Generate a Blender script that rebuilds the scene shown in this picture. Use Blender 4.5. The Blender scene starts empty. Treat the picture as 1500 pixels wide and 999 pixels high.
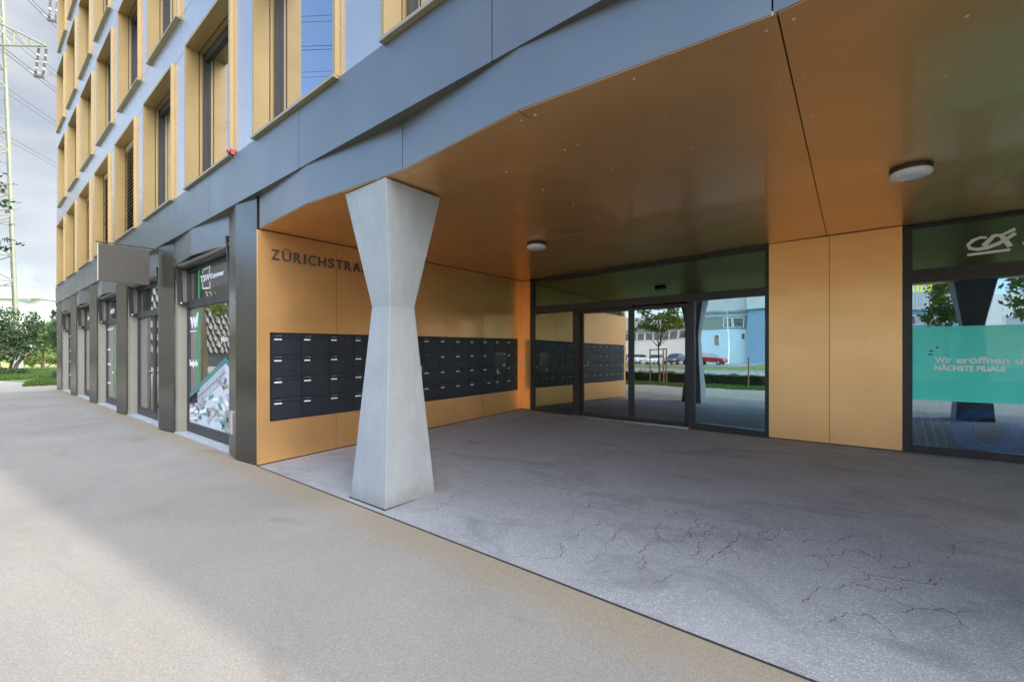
import bpy, math, random
import numpy as np
from mathutils import Vector, Matrix
random.seed(7); rng = np.random.default_rng(7)
S = bpy.context.scene; COL = S.collection
R = math.radians
# ------------------------------------------------------------------ camera, sky, sun, exposure
cam_d = bpy.data.cameras.new('camera'); cam = bpy.data.objects.new('camera', cam_d); COL.objects.link(cam)
cam.location = (0, 0, 1.5); cam.rotation_euler = (R(90), 0, R(38.2))
cam_d.sensor_width = 36; cam_d.lens = 36 * 629 / 1500; cam_d.shift_y = (518 - 499.5) / 1500
cam_d.clip_start = .05; cam_d.clip_end = 2000
S.camera = cam
SUN_AZ, SUN_EL = 6.1, 47.0          # direction to the sun: degrees from +X towards +Y, elevation
S.view_settings.view_transform = 'Standard'; S.view_settings.look = 'None'
S.view_settings.exposure = 1.62; S.view_settings.gamma = 1
sl = bpy.data.lights.new('sun', 'SUN'); sl.energy = .95; sl.angle = R(.53); sl.color = (1, .89, .77)
sun = bpy.data.objects.new('sun', sl); COL.objects.link(sun)
sd = Vector((math.cos(R(SUN_EL)) * math.cos(R(SUN_AZ)), math.cos(R(SUN_EL)) * math.sin(R(SUN_AZ)), math.sin(R(SUN_EL))))
sun.rotation_euler = sd.to_track_quat('Z', 'Y').to_euler(); sun.location = (20, 5, 40)
W = bpy.data.worlds.new('World'); S.world = W; W.use_nodes = True
wn, wl = W.node_tree.nodes, W.node_tree.links
bg = wn['Background']; bg.inputs['Strength'].default_value = .15
sky = wn.new('ShaderNodeTexSky'); sky.sky_type = 'NISHITA'; sky.sun_disc = False
sky.sun_elevation = R(SUN_EL); sky.sun_rotation = R(90 - SUN_AZ); sky.dust_density = .3; sky.air_density = 1.0; sky.ozone_density = 2.0
tcw = wn.new('ShaderNodeTexCoord'); mpw = wn.new('ShaderNodeMapping'); mpw.inputs['Scale'].default_value = (1, 1, 2.3)
mpw.inputs['Location'].default_value = (.35, .1, .2)
nzw = wn.new('ShaderNodeTexNoise'); nzw.inputs['Scale'].default_value = 1.7; nzw.inputs['Detail'].default_value = 9; nzw.inputs['Roughness'].default_value = .55
wl.new(tcw.outputs['Generated'], mpw.inputs[0]); wl.new(mpw.outputs[0], nzw.inputs['Vector'])
sxw = wn.new('ShaderNodeSeparateXYZ'); wl.new(tcw.outputs['Generated'], sxw.inputs[0])
# clear blue sky in front of the facade (-Y), broken cloud overhead and over the building; unseen cloud towards +X is added to fill the recess with light
mw = wn.new('ShaderNodeMath'); mw.operation = 'MULTIPLY_ADD'; mw.inputs[1].default_value = .85; mw.use_clamp = False; wl.new(sxw.outputs[1], mw.inputs[0]); mx0 = wn.new('ShaderNodeMath'); mx0.operation = 'MAXIMUM'; mx0.inputs[1].default_value = 0; wl.new(sxw.outputs[0], mx0.inputs[0])
mx1 = wn.new('ShaderNodeMath'); mx1.operation = 'MULTIPLY_ADD'; mx1.inputs[1].default_value = .8; wl.new(mx0.outputs[0], mx1.inputs[0]); wl.new(nzw.outputs['Fac'], mx1.inputs[2]); wl.new(mx1.outputs[0], mw.inputs[2])
rpw = wn.new('ShaderNodeValToRGB'); rpw.color_ramp.elements[0].position = .20; rpw.color_ramp.elements[1].position = .46
rpw.color_ramp.elements[0].color = (0, 0, 0, 1); rpw.color_ramp.elements[1].color = (.92, .92, .92, 1)
wl.new(mw.outputs[0], rpw.inputs[0])
nz2 = wn.new('ShaderNodeTexNoise'); nz2.inputs['Scale'].default_value = 3.1; nz2.inputs['Detail'].default_value = 7; wl.new(mpw.outputs[0], nz2.inputs['Vector'])
rp2 = wn.new('ShaderNodeValToRGB'); rp2.color_ramp.elements[0].position = .35; rp2.color_ramp.elements[1].position = .65
rp2.color_ramp.elements[0].color = (1.14, 1.2, 1.29, 1); rp2.color_ramp.elements[1].color = (2.0, 1.95, 1.88, 1); wl.new(nz2.outputs['Fac'], rp2.inputs[0])
# clouds are brighter on the sun's side of the sky
dt = wn.new('ShaderNodeVectorMath'); dt.operation = 'DOT_PRODUCT'; wl.new(tcw.outputs['Generated'], dt.inputs[0]); dt.inputs[1].default_value = tuple(sd)
mrw = wn.new('ShaderNodeMapRange'); mrw.interpolation_type = 'SMOOTHSTEP'; mrw.inputs['From Min'].default_value = -.35; mrw.inputs['From Max'].default_value = 1; mrw.inputs['To Min'].default_value = 1; mrw.inputs['To Max'].default_value = 9
wl.new(dt.outputs['Value'], mrw.inputs['Value'])
scw = wn.new('ShaderNodeVectorMath'); scw.operation = 'SCALE'; wl.new(rp2.outputs[0], scw.inputs[0]); wl.new(mrw.outputs[0], scw.inputs['Scale'])
mxw = wn.new('ShaderNodeMix'); mxw.data_type = 'RGBA'; wl.new(rpw.outputs[0], mxw.inputs[0]); wl.new(sky.outputs[0], mxw.inputs[6]); wl.new(scw.outputs[0], mxw.inputs[7])
wl.new(mxw.outputs[2], bg.inputs['Color'])

# ------------------------------------------------------------------ materials
def new_mat(name):
    m = bpy.data.materials.new(name); m.use_nodes = True
    return m, m.node_tree.nodes, m.node_tree.links, m.node_tree.nodes['Principled BSDF']
def setp(p, **k):
    for a, v in k.items():
        a = {'rough': 'Roughness', 'metal': 'Metallic', 'coat': 'Coat Weight', 'coatr': 'Coat Roughness', 'spec': 'Specular IOR Level', 'ior': 'IOR'}.get(a, a)
        p.inputs[a].default_value = v
def noise(n, l, scale, detail=4, vec=None, rough=.5, dist=0):
    t = n.new('ShaderNodeTexNoise'); t.inputs['Scale'].default_value = scale; t.inputs['Detail'].default_value = detail
    t.inputs['Roughness'].default_value = rough; t.inputs['Distortion'].default_value = dist
    if vec is not None: l.new(vec, t.inputs['Vector'])
    return t.outputs['Fac']
def ramp(n, l, fac, stops):
    r = n.new('ShaderNodeValToRGB'); cr = r.color_ramp
    while len(cr.elements) < len(stops): cr.elements.new(.5)
    for e, (p, c) in zip(cr.elements, stops): e.position = p; e.color = (c[0], c[1], c[2], 1) if not isinstance(c, (int, float)) else (c, c, c, 1)
    l.new(fac, r.inputs[0]); return r.outputs[0]
def mix(n, l, f, a, b, mode='MIX'):
    m = n.new('ShaderNodeMix'); m.data_type = 'RGBA'; m.blend_type = mode
    for i, v in ((0, f), (6, a), (7, b)):
        if isinstance(v, (int, float)): m.inputs[i].default_value = v
        elif isinstance(v, tuple): m.inputs[i].default_value = (*v, 1)
        else: l.new(v, m.inputs[i])
    return m.outputs[2]
def math_(n, l, op, a, b=None, c=None):
    m = n.new('ShaderNodeMath'); m.operation = op
    for i, v in enumerate((a, b, c)):
        if v is None: continue
        if isinstance(v, (int, float)): m.inputs[i].default_value = v
        else: l.new(v, m.inputs[i])
    return m.outputs[0]
def bump(n, l, p, h, strength=.2, dist=.01):
    b = n.new('ShaderNodeBump'); b.inputs['Strength'].default_value = strength; b.inputs['Distance'].default_value = dist
    l.new(h, b.inputs['Height']); l.new(b.outputs[0], p.inputs['Normal'])
def coords(n, l, scale=(1, 1, 1), kind='Object'):
    t = n.new('ShaderNodeTexCoord'); m = n.new('ShaderNodeMapping'); m.inputs['Scale'].default_value = scale
    l.new(t.outputs[kind], m.inputs[0]); return m.outputs[0]
def simple(name, col, rough=.5, metal=0, var=.12, nscale=3.0, coat=0, coatr=.08, bmp=0, bscale=60, spec=.5):
    m, n, l, p = new_mat(name); v = coords(n, l)
    f = noise(n, l, nscale, 5, v)
    a = tuple(c * (1 - var) for c in col); b = tuple(min(1, c * (1 + var)) for c in col)
    l.new(ramp(n, l, f, ((.3, a), (.7, b))), p.inputs['Base Color'])
    setp(p, rough=rough, metal=metal, coat=coat, coatr=coatr, spec=spec)
    f2 = noise(n, l, nscale * 2.3, 4, v)
    l.new(ramp(n, l, f2, ((.25, max(0, rough - .04)), (.75, min(1, rough + .05)))), p.inputs['Roughness'])
    if bmp: bump(n, l, p, noise(n, l, bscale, 3 if bscale > 5 else 1, v), bmp, .004 if bscale > 5 else .12)
    return m
M = {}
M['gold_panel'] = simple('gold_panel', (.92, .52, .215), .42, .84, .04, 1.2, coat=.32, coatr=.07, bmp=.04, bscale=.9)
M['gold_window'] = simple('gold_window', (.42, .295, .135), .38, .45, .05, 1.5)
M['wall_metal'] = simple('wall_metal', (.52, .485, .455), .28, .85, .03, .8)
M['band_metal'] = simple('band_metal', (.215, .212, .205), .38, .85, .07, .9, bmp=.05, bscale=.8)
M['pier_metal'] = simple('pier_metal', (.115, .104, .09), .24, .85, .06, 1.1)
M['reveal_metal'] = simple('reveal_metal', (.34, .32, .27), .5, .3, .05, 2.0)
M['anthracite'] = simple('anthracite', (.045, .042, .042), .42, .2, .12, 4)
M['door_frame'] = simple('door_frame', (.030, .028, .029), .38, .2, .15, 4)
M['black_metal'] = simple('black_metal', (.018, .018, .02), .42, 0, .2, 6)
M['mailbox'] = simple('mailbox', (.022, .027, .036), .42, .1, .12, 5, bmp=.08, bscale=300)
M['mailbox_frame'] = simple('mailbox_frame', (.012, .013, .015), .5, 0, .1, 5)
M['sign_metal'] = simple('sign_metal', (.085, .077, .07), .45, .5, .05, 2)
M['label_white'] = simple('label_white', (.72, .73, .74), .5)
M['label_grey'] = simple('label_grey', (.35, .36, .38), .5)
M['letter'] = simple('letter', (.13, .12, .11), .4, .6)
M['steel'] = simple('steel', (.55, .55, .54), .32, .9)
M['screw'] = simple('screw', (.62, .5, .33), .3, .6)
M['soffit_screw'] = simple('soffit_screw', (.85, .72, .5), .35, .3)
M['slat'] = simple('slat', (.55, .42, .26), .4, .4, .08, 3)
M['kerb'] = simple('kerb', (.42, .44, .46), .85, 0, .15, 6, bmp=.2)
M['interior'] = simple('interior', (.30, .30, .29), .8, 0, .1, 1)
M['interior_floor'] = simple('interior_floor', (.16, .13, .11), .5, 0, .15, 2)
M['core'] = simple('core', (.06, .06, .06), .9)
M['lamp_glass'] = simple('lamp_glass', (.80, .81, .82), .25, 0, .02, 3, coat=.4)
M['red'] = simple('red', (.38, .012, .015), .2, coat=.8)
M['white_print'] = simple('white_print', (.92, .92, .92), .45, var=.03)
M['logo_grey'] = simple('logo_grey', (.86, .86, .86), .4, var=.04)
M['teal'] = simple('teal', (.07, .78, .66), .30, 0, .05, 1.5, coat=.6, coatr=.03)
M['teal_dark'] = simple('teal_dark', (.01, .20, .20), .3, coat=.4)
M['poster_white'] = simple('poster_white', (.62, .66, .72), .35, 0, .08, 4)
M['frag_grey'] = simple('frag_grey', (.12, .13, .14), .4)
M['frag_light'] = simple('frag_light', (.42, .44, .46), .4)
M['frag_teal'] = simple('frag_teal', (.08, .28, .28), .4)
M['frag_beige'] = simple('frag_beige', (.36, .32, .24), .4)
M['film_grey'] = simple('film_grey', (.085, .095, .10), .2, coat=.8, coatr=.02)
M['green_strip'] = simple('green_strip', (.015, .42, .10), .35)
M['hose'] = simple('hose', (.03, .36, .95), .4)
M['wood'] = simple('wood', (.30, .20, .11), .7)
M['bark'] = simple('bark', (.13, .10, .07), .9, bmp=.5, bscale=30)
M['pylon'] = simple('pylon', (.25, .26, .20), .6, .2)
M['insulator'] = simple('insulator', (.17, .14, .15), .3)
M['cable'] = simple('cable', (.10, .10, .11), .5, .5)
M['white_wall'] = simple('white_wall', (.80, .79, .79), .8, 0, .05, .3)
M['blue_wall'] = simple('blue_wall', (.19, .31, .46), .7, 0, .06, .3)
M['pale_blue_wall'] = simple('pale_blue_wall', (.50, .66, .80), .8, 0, .05, .3)
M['roof_grey'] = simple('roof_grey', (.30, .31, .32), .7, .2, .08, .5)
M['corrugated'] = simple('corrugated', (.58, .62, .66), .5, .4, .06, .5)
M['greengrey'] = simple('greengrey', (.22, .27, .25), .6)
M['scallop'] = simple('scallop', (.42, .42, .40), .45, .4)
M['yellow'] = simple('yellow', (.75, .62, .03), .5)
M['road'] = simple('road', (.20, .20, .205), .9, 0, .12, 2)
M['path'] = simple('path', (.29, .28, .265), .9, 0, .1, 1)
M['earth'] = simple('earth', (.10, .085, .06), 1, 0, .25, 6)
M['tyre'] = simple('tyre', (.02, .02, .02), .8)
def paint(name, c): return simple(name, c, .3, 0, .02, 1, coat=1, coatr=.03)

def leaf_mat(name, a, b, c):
    m, n, l, p = new_mat(name)
    at = n.new('ShaderNodeObjectInfo'); g = n.new('ShaderNodeNewGeometry')
    l.new(ramp(n, l, g.outputs['Random Per Island'], ((.0, a), (.5, b), (1.0, c))), p.inputs['Base Color'])
    setp(p, rough=.55, spec=.35)
    tr = n.new('ShaderNodeBsdfTranslucent'); tr.inputs['Color'].default_value = (b[0] * 1.6, b[1] * 1.8, b[2], 1)
    ms = n.new('ShaderNodeMixShader'); ms.inputs[0].default_value = .3
    l.new(p.outputs[0], ms.inputs[1]); l.new(tr.outputs[0], ms.inputs[2]); l.new(ms.outputs[0], n['Material Output'].inputs[0])
    return m
M['leaf'] = leaf_mat('leaf', (.03, .07, .02), (.055, .11, .03), (.10, .17, .05))
M['leaf_dark'] = leaf_mat('leaf_dark', (.025, .055, .025), (.045, .085, .035), (.09, .13, .06))
M['leaf_pale'] = leaf_mat('leaf_pale', (.08, .12, .03), (.14, .19, .05), (.24, .27, .09))
M['blade'] = leaf_mat('blade', (.05, .10, .022), (.08, .145, .035), (.13, .19, .055))
def ground_mat():
    m, n, l, p = new_mat('lawn'); v = coords(n, l)
    f = noise(n, l, .35, 5, v); f2 = noise(n, l, 25, 4, v)
    c = mix(n, l, .5, ramp(n, l, f, ((.3, (.06, .12, .03)), (.7, (.15, .20, .08)))), ramp(n, l, f2, ((.3, (.03, .07, .015)), (.7, (.15, .22, .06)))))
    l.new(c, p.inputs['Base Color']); setp(p, rough=.95); bump(n, l, p, f2, .6, .05); return m
M['lawn'] = ground_mat()
def concrete_pave():
    m, n, l, p = new_mat('pavement_concrete'); v = coords(n, l)
    big = noise(n, l, .55, 6, v, .6, .4); mid = noise(n, l, 2.2, 6, v, .6, .8); fine = noise(n, l, 130, 3, v, .7)
    base = ramp(n, l, big, ((.30, (.26, .246, .226)), (.5, (.312, .296, .27)), (.72, (.36, .337, .303))))
    c = mix(n, l, ramp(n, l, mid, ((.35, .0), (.75, .4))), base, (.345, .305, .25))
    vs = coords(n, l, (.35, 1.6, 1))
    st = noise(n, l, 2.0, 5, vs, .6, 1.2)
    c = mix(n, l, ramp(n, l, st, ((.52, 0.0), (.80, .35))), c, (.24, .24, .245))
    # sandy dust gathered along the joint at y = 2.4
    sx = n.new('ShaderNodeSeparateXYZ'); tc = n.new('ShaderNodeTexCoord'); l.new(tc.outputs['Object'], sx.inputs[0])
    d = math_(n, l, 'ABSOLUTE', math_(n, l, 'SUBTRACT', sx.outputs[1], 2.38))
    d = math_(n, l, 'SUBTRACT', d, math_(n, l, 'MULTIPLY', noise(n, l, 1.4, 6, v, .65), .75))
    c = mix(n, l, ramp(n, l, math_(n, l, 'ADD', d, .5), ((.0, .85), (.32, .6), (.55, 0.0))), c, (.325, .26, .18))
    # blotchy dark oil and tan stains
    vo = noise(n, l, 1.1, 2, coords(n, l, (1, 1.7, 1)), .4, .2)
    c = mix(n, l, ramp(n, l, vo, ((.68, 0.0), (.75, .45))), c, (.26, .195, .125))
    c = mix(n, l, ramp(n, l, fine, ((.25, .0), (.62, 1.0))), mix(n, l, 1, c, (.72, .72, .73), 'MULTIPLY'), mix(n, l, 1, c, (1.08, 1.08, 1.08), 'MULTIPLY'))
    ag = n.new('ShaderNodeTexVoronoi'); ag.inputs['Scale'].default_value = 150; l.new(v, ag.inputs['Vector'])
    sg = n.new('ShaderNodeSeparateColor'); l.new(ag.outputs['Color'], sg.inputs[0])
    c = mix(n, l, 1, c, ramp(n, l, sg.outputs[0], ((0, (.86, .86, .87)), (.7, (1.02, 1.01, 1.0)), (1, (1.15, 1.14, 1.11)))), 'MULTIPLY')
    vo2 = n.new('ShaderNodeTexVoronoi'); vo2.inputs['Scale'].default_value = 14; l.new(v, vo2.inputs['Vector'])
    pit = ramp(n, l, vo2.outputs['Distance'], ((.028, 1.0), (.05, 0.0)))
    c = mix(n, l, math_(n, l, 'MULTIPLY', pit, .7), c, (.10, .09, .08))
    l.new(c, p.inputs['Base Color']); setp(p, rough=.88, spec=.3); bump(n, l, p, fine, .35, .004); return m
M['pavement'] = concrete_pave()
def asphalt():
    m, n, l, p = new_mat('exposed_asphalt'); v = coords(n, l)
    vo = n.new('ShaderNodeTexVoronoi'); vo.inputs['Scale'].default_value = 120; l.new(v, vo.inputs['Vector'])
    vc = n.new('ShaderNodeTexVoronoi'); vc.inputs['Scale'].default_value = 55; l.new(v, vc.inputs['Vector'])
    big = noise(n, l, .8, 6, v, .6, .5); patch = noise(n, l, 2.6, 6, v, .7, 1.0)
    binder = ramp(n, l, big, ((.3, (.28, .286, .30)), (.7, (.36, .365, .375))))
    sep = n.new('ShaderNodeSeparateColor'); l.new(vo.outputs['Color'], sep.inputs[0])
    sep2 = n.new('ShaderNodeSeparateColor'); l.new(vc.outputs['Color'], sep2.inputs[0])
    stone = ramp(n, l, sep.outputs[0], ((.0, (.24, .246, .255)), (.55, (.38, .385, .39)), (.8, (.50, .495, .49)), (1.0, (.68, .67, .66))))
    inside = ramp(n, l, vo.outputs['Distance'], ((.32, 1.0), (.55, 0.0)))
    dens = ramp(n, l, patch, ((.3, .55), (.65, 1.0)))
    c = mix(n, l, math_(n, l, 'MULTIPLY', inside, dens), binder, stone)
    big_st = math_(n, l, 'MULTIPLY', ramp(n, l, vc.outputs['Distance'], ((.22, 1.0), (.34, 0.0))), ramp(n, l, sep2.outputs[1], ((.86, 0.0), (.9, 1.0))))
    c = mix(n, l, big_st, c, (.52, .51, .50))
    # wandering hairline cracks in a few places
    nv = n.new('ShaderNodeTexNoise'); nv.inputs['Scale'].default_value = 1.6; nv.inputs['Detail'].default_value = 8; nv.inputs['Roughness'].default_value = .68; l.new(v, nv.inputs['Vector'])
    sub = n.new('ShaderNodeVectorMath'); sub.operation = 'SUBTRACT'; l.new(nv.outputs['Color'], sub.inputs[0]); sub.inputs[1].default_value = (.5, .5, .5)
    sc = n.new('ShaderNodeVectorMath'); sc.operation = 'SCALE'; l.new(sub.outputs[0], sc.inputs[0]); sc.inputs['Scale'].default_value = .95
    ad = n.new('ShaderNodeVectorMath'); ad.operation = 'ADD'; l.new(v, ad.inputs[0]); l.new(sc.outputs[0], ad.inputs[1])
    vd = n.new('ShaderNodeTexVoronoi'); vd.feature = 'DISTANCE_TO_EDGE'; vd.inputs['Scale'].default_value = 1.7; l.new(ad.outputs[0], vd.inputs['Vector'])
    crack = ramp(n, l, vd.outputs['Distance'], ((.004, 1.0), (.011, 0.0)))
    sx = n.new('ShaderNodeSeparateXYZ'); l.new(v, sx.inputs[0])
    zone = ramp(n, l, math_(n, l, 'ABSOLUTE', math_(n, l, 'SUBTRACT', sx.outputs[1], 3.6)), ((.7, 1.0), (1.5, 0.0)))
    mask = math_(n, l, 'MULTIPLY', zone, ramp(n, l, noise(n, l, .9, 3, v), ((.52, 0.0), (.62, .35))))
    mask = math_(n, l, 'MULTIPLY', mask, ramp(n, l, noise(n, l, 9, 3, v), ((.36, .15), (.56, .95))))
    c = mix(n, l, math_(n, l, 'MULTIPLY', crack, mask), c, (.022, .018, .016))
    halo = ramp(n, l, vd.outputs['Distance'], ((.008, .15), (.03, 0.0)))
    c = mix(n, l, math_(n, l, 'MULTIPLY', halo, mask), c, (.05, .045, .045))
    sc2 = ramp(n, l, noise(n, l, 3.5, 7, coords(n, l, (.5, 1.4, 1)), .75, 1), ((.60, 0.0), (.78, .5)))
    c = mix(n, l, sc2, c, (.26, .25, .24))
    c = mix(n, l, ramp(n, l, noise(n, l, 1.1, 8, coords(n, l, (.7, 1.3, 1)), .72, 1.2), ((.50, 0.0), (.66, .42))), c, (.13, .135, .145))
    l.new(c, p.inputs['Base Color']); setp(p, rough=.8, spec=.35)
    bump(n, l, p, vo.outputs['Distance'], .5, .004); return m
M['asphalt'] = asphalt()
def column_mat():
    m, n, l, p = new_mat('cast_concrete'); v = coords(n, l); vs = coords(n, l, (1, 1, .12))
    a = noise(n, l, 2.2, 6, v, .6, .5); g = noise(n, l, 22, 5, vs, .65, .8); f = noise(n, l, 190, 2, v)
    c = ramp(n, l, a, ((.3, (.31, .33, .345)), (.7, (.40, .42, .43))))
    c = mix(n, l, ramp(n, l, g, ((.35, .0), (.7, .5))), c, (.30, .315, .32))
    vo = n.new('ShaderNodeTexVoronoi'); vo.inputs['Scale'].default_value = 9; l.new(v, vo.inputs['Vector'])
    c = mix(n, l, math_(n, l, 'MULTIPLY', ramp(n, l, vo.outputs['Distance'], ((.03, 1.0), (.05, 0.0))), .7), c, (.12, .11, .10))
    sx = n.new('ShaderNodeSeparateXYZ'); l.new(v, sx.inputs[0])
    foot = math_(n, l, 'ADD', sx.outputs[2], math_(n, l, 'MULTIPLY', noise(n, l, 7, 5, v, .65), -.32))
    c = mix(n, l, ramp(n, l, math_(n, l, 'ADD', foot, .2), ((.05, .55), (.22, 0.0))), c, (.20, .185, .165))
    wl_ = math_(n, l, 'ABSOLUTE', math_(n, l, 'SUBTRACT', sx.outputs[2], 1.985))
    c = mix(n, l, ramp(n, l, wl_, ((.002, .35), (.008, 0.0))), c, (.2, .2, .2))
    sc = ramp(n, l, noise(n, l, 1.3, 7, coords(n, l, (1, 1, .5)), .75, 1.5), ((.55, 0.0), (.72, .3))); c = mix(n, l, sc, c, (.55, .56, .55))
    l.new(c, p.inputs['Base Color']); setp(p, rough=.6, spec=.4); bump(n, l, p, f, .15, .003); return m
M['column'] = column_mat()
def glass(name, tint, base_reflect, trans=(.6, .64, .62)):
    m, n, l, p = new_mat(name); n.remove(p)
    t = n.new('ShaderNodeBsdfTransparent'); t.inputs[0].default_value = (*trans, 1)
    g = n.new('ShaderNodeBsdfGlossy'); g.inputs['Roughness'].default_value = 0; g.inputs['Color'].default_value = (*tint, 1)
    fr = n.new('ShaderNodeFresnel'); fr.inputs['IOR'].default_value = 1.5
    v = coords(n, l, (1, 1, 1)); w = noise(n, l, .9, 2, v)
    b = n.new('ShaderNodeBump'); b.inputs['Strength'].default_value = .035; b.inputs['Distance'].default_value = .05; l.new(w, b.inputs['Height']); l.new(b.outputs[0], g.inputs['Normal'])
    f = math_(n, l, 'ADD', math_(n, l, 'MULTIPLY', fr.outputs[0], 1 - base_reflect), base_reflect)
    ms = n.new('ShaderNodeMixShader'); l.new(f, ms.inputs[0]); l.new(t.outputs[0], ms.inputs[1]); l.new(g.outputs[0], ms.inputs[2])
    l.new(ms.outputs[0], n['Material Output'].inputs[0]); return m
M['glass_door'] = glass('glass_door', (.78, .82, .83), .40, (.45, .48, .46))
M['glass_blue'] = glass('glass_blue', (.60, .84, .93), .50, (.40, .50, .50))
M['glass_top'] = glass('glass_top', (.19, .36, .35), .42, (.20, .28, .28))
M['glass_shop'] = glass('glass_shop', (.62, .78, .90), .30, (.80, .88, .92))
M['glass_bay'] = glass('glass_bay', (.9, .93, .93), .38, (.3, .33, .33))
def dark_glass():
    m, n, l, p = new_mat('dark_pane'); setp(p, rough=.0, spec=.5, coat=1, coatr=0); p.inputs['Base Color'].default_value = (.015, .018, .02, 1)
    g = n.new('ShaderNodeBsdfGlossy'); g.inputs['Roughness'].default_value = .0; g.inputs['Color'].default_value = (.85, .9, 1, 1)
    ms = n.new('ShaderNodeMixShader'); ms.inputs[0].default_value = .30
    l.new(p.outputs[0], ms.inputs[1]); l.new(g.outputs[0], ms.inputs[2]); l.new(ms.outputs[0], n['Material Output'].inputs[0]); return m
M['dark_pane'] = dark_glass()

# ------------------------------------------------------------------ mesh helpers
class MB:
    def __init__(s): s.v = []; s.f = []
    def add(s, vs, fs):
        o = len(s.v); s.v += [tuple(v) for v in vs]; s.f += [tuple(o + i for i in f) for f in fs]; return s
    def box(s, x0, x1, y0, y1, z0, z1):
        return s.add([(x0, y0, z0), (x1, y0, z0), (x1, y1, z0), (x0, y1, z0), (x0, y0, z1), (x1, y0, z1), (x1, y1, z1), (x0, y1, z1)],
                     [(0, 3, 2, 1), (4, 5, 6, 7), (0, 1, 5, 4), (1, 2, 6, 5), (2, 3, 7, 6), (3, 0, 4, 7)])
    def hexa(s, a, b):   # a, b: two quads of 4 points (bottom, top) with the same winding
        return s.add(list(a) + list(b), [(0, 3, 2, 1), (4, 5, 6, 7), (0, 1, 5, 4), (1, 2, 6, 5), (2, 3, 7, 6), (3, 0, 4, 7)])
    def quad(s, *p): return s.add(p, [tuple(range(len(p)))])
    def prism(s, pts, off):   # polygon extruded by a vector
        k = len(pts); o = Vector(off)
        return s.add([tuple(p) for p in pts] + [tuple(Vector(p) + o) for p in pts],
                     [tuple(range(k))[::-1], tuple(range(k, 2 * k))] + [(i, (i + 1) % k, (i + 1) % k + k, i + k) for i in range(k)])
    def tube(s, pts, rad, n=8, cap=True):
        pts = [Vector(p) for p in pts]; rads = rad if isinstance(rad, (list, tuple)) else [rad] * len(pts)
        o = len(s.v); up = Vector((0, 0, 1))
        for i, p in enumerate(pts):
            d = (pts[min(i + 1, len(pts) - 1)] - pts[max(i - 1, 0)]).normalized()
            a = d.cross(up if abs(d.z) < .95 else Vector((1, 0, 0))).normalized(); b = d.cross(a)
            for k in range(n):
                t = 2 * math.pi * k / n; s.v.append(tuple(p + (a * math.cos(t) + b * math.sin(t)) * rads[i]))
        for i in range(len(pts) - 1):
            for k in range(n): s.f.append((o + i * n + k, o + i * n + (k + 1) % n, o + (i + 1) * n + (k + 1) % n, o + (i + 1) * n + k))
        if cap: s.f.append(tuple(o + k for k in range(n))); s.f.append(tuple(o + (len(pts) - 1) * n + k for k in reversed(range(n))))
        return s
    def lathe(s, prof, c=(0, 0, 0), n=40):  # prof: (r, z)
        o = len(s.v)
        for r, z in prof:
            for k in range(n):
                t = 2 * math.pi * k / n; s.v.append((c[0] + r * math.cos(t), c[1] + r * math.sin(t), c[2] + z))
        for i in range(len(prof) - 1):
            for k in range(n): s.f.append((o + i * n + k, o + i * n + (k + 1) % n, o + (i + 1) * n + (k + 1) % n, o + (i + 1) * n + k))
        return s
    def ball(s, c, r, n=6):
        prof = [(r * math.cos(a), r * math.sin(a)) for a in [R(-90 + 180 * i / n) for i in range(n + 1)]]
        return s.lathe([(max(.0001, a), b) for a, b in prof], c, n + 2)
    def mesh(s, name, m):
        me = bpy.data.meshes.new(name); me.from_pydata(s.v, [], s.f); me.materials.append(m); me.update(); return me
    def build(s, name, m, parent=None, smooth=False, loc=None, kind=None, label=None):
        me = s.mesh(name, m)
        if smooth:
            for p in me.polygons: p.use_smooth = True
        return link(name, me, parent, loc, kind, label)
def link(name, me, parent=None, loc=None, kind=None, label=None):
    o = bpy.data.objects.new(name, me); COL.objects.link(o)
    if parent: o.parent = parent
    if loc is not None: o.location = loc
    if kind: o['kind'] = kind
    if label: o['label'] = label
    return o
def thing(name, label, cat, loc=(0, 0, 0), group=None, rz=0):
    o = bpy.data.objects.new(name, None); COL.objects.link(o); o.location = loc; o.rotation_euler = (0, 0, rz)
    o.empty_display_size = .2; o['label'] = label; o['category'] = cat
    if group: o['group'] = group
    return o
def tag(o, label, cat, group=None):
    o['label'] = label; o['category'] = cat
    if group: o['group'] = group
    return o
def kids(o): return [c for c in bpy.data.objects if c.parent == o]
def copy_tree(o, parent=None, loc=None, label=None):
    c = o.copy(); COL.objects.link(c); c.parent = parent
    if loc is not None: c.location = loc
    if label: c['label'] = label
    for ch in kids(o): copy_tree(ch, c)
    return c
def bevel(o, w=.006, seg=2):
    b = o.modifiers.new('bevel', 'BEVEL'); b.width = w; b.segments = seg; b.limit_method = 'ANGLE'; return o
def text_mesh(name, body, h, width, m, depth=.004, font_bold=.0, shear=0, spacing=1):
    c = bpy.data.curves.new(name, 'FONT'); c.body = body; c.size = h / .72; c.extrude = depth / 2; c.offset = font_bold
    c.space_character = spacing; c.shear = shear; c.resolution_u = 4
    o = bpy.data.objects.new('tmp_text', c); COL.objects.link(o)
    dg = bpy.context.evaluated_depsgraph_get(); me = bpy.data.meshes.new_from_object(o.evaluated_get(dg))
    bpy.data.objects.remove(o); bpy.data.curves.remove(c)
    xs = [v.co.x for v in me.vertices]
    if width and xs:
        k = width / (max(xs) - min(xs)); x0 = min(xs)
        for v in me.vertices: v.co.x = (v.co.x - x0) * k
    me.materials.clear(); me.materials.append(m); me.name = name; return me
FRONT = (R(90), 0, 0); SIDE = (R(90), 0, R(90))

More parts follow.
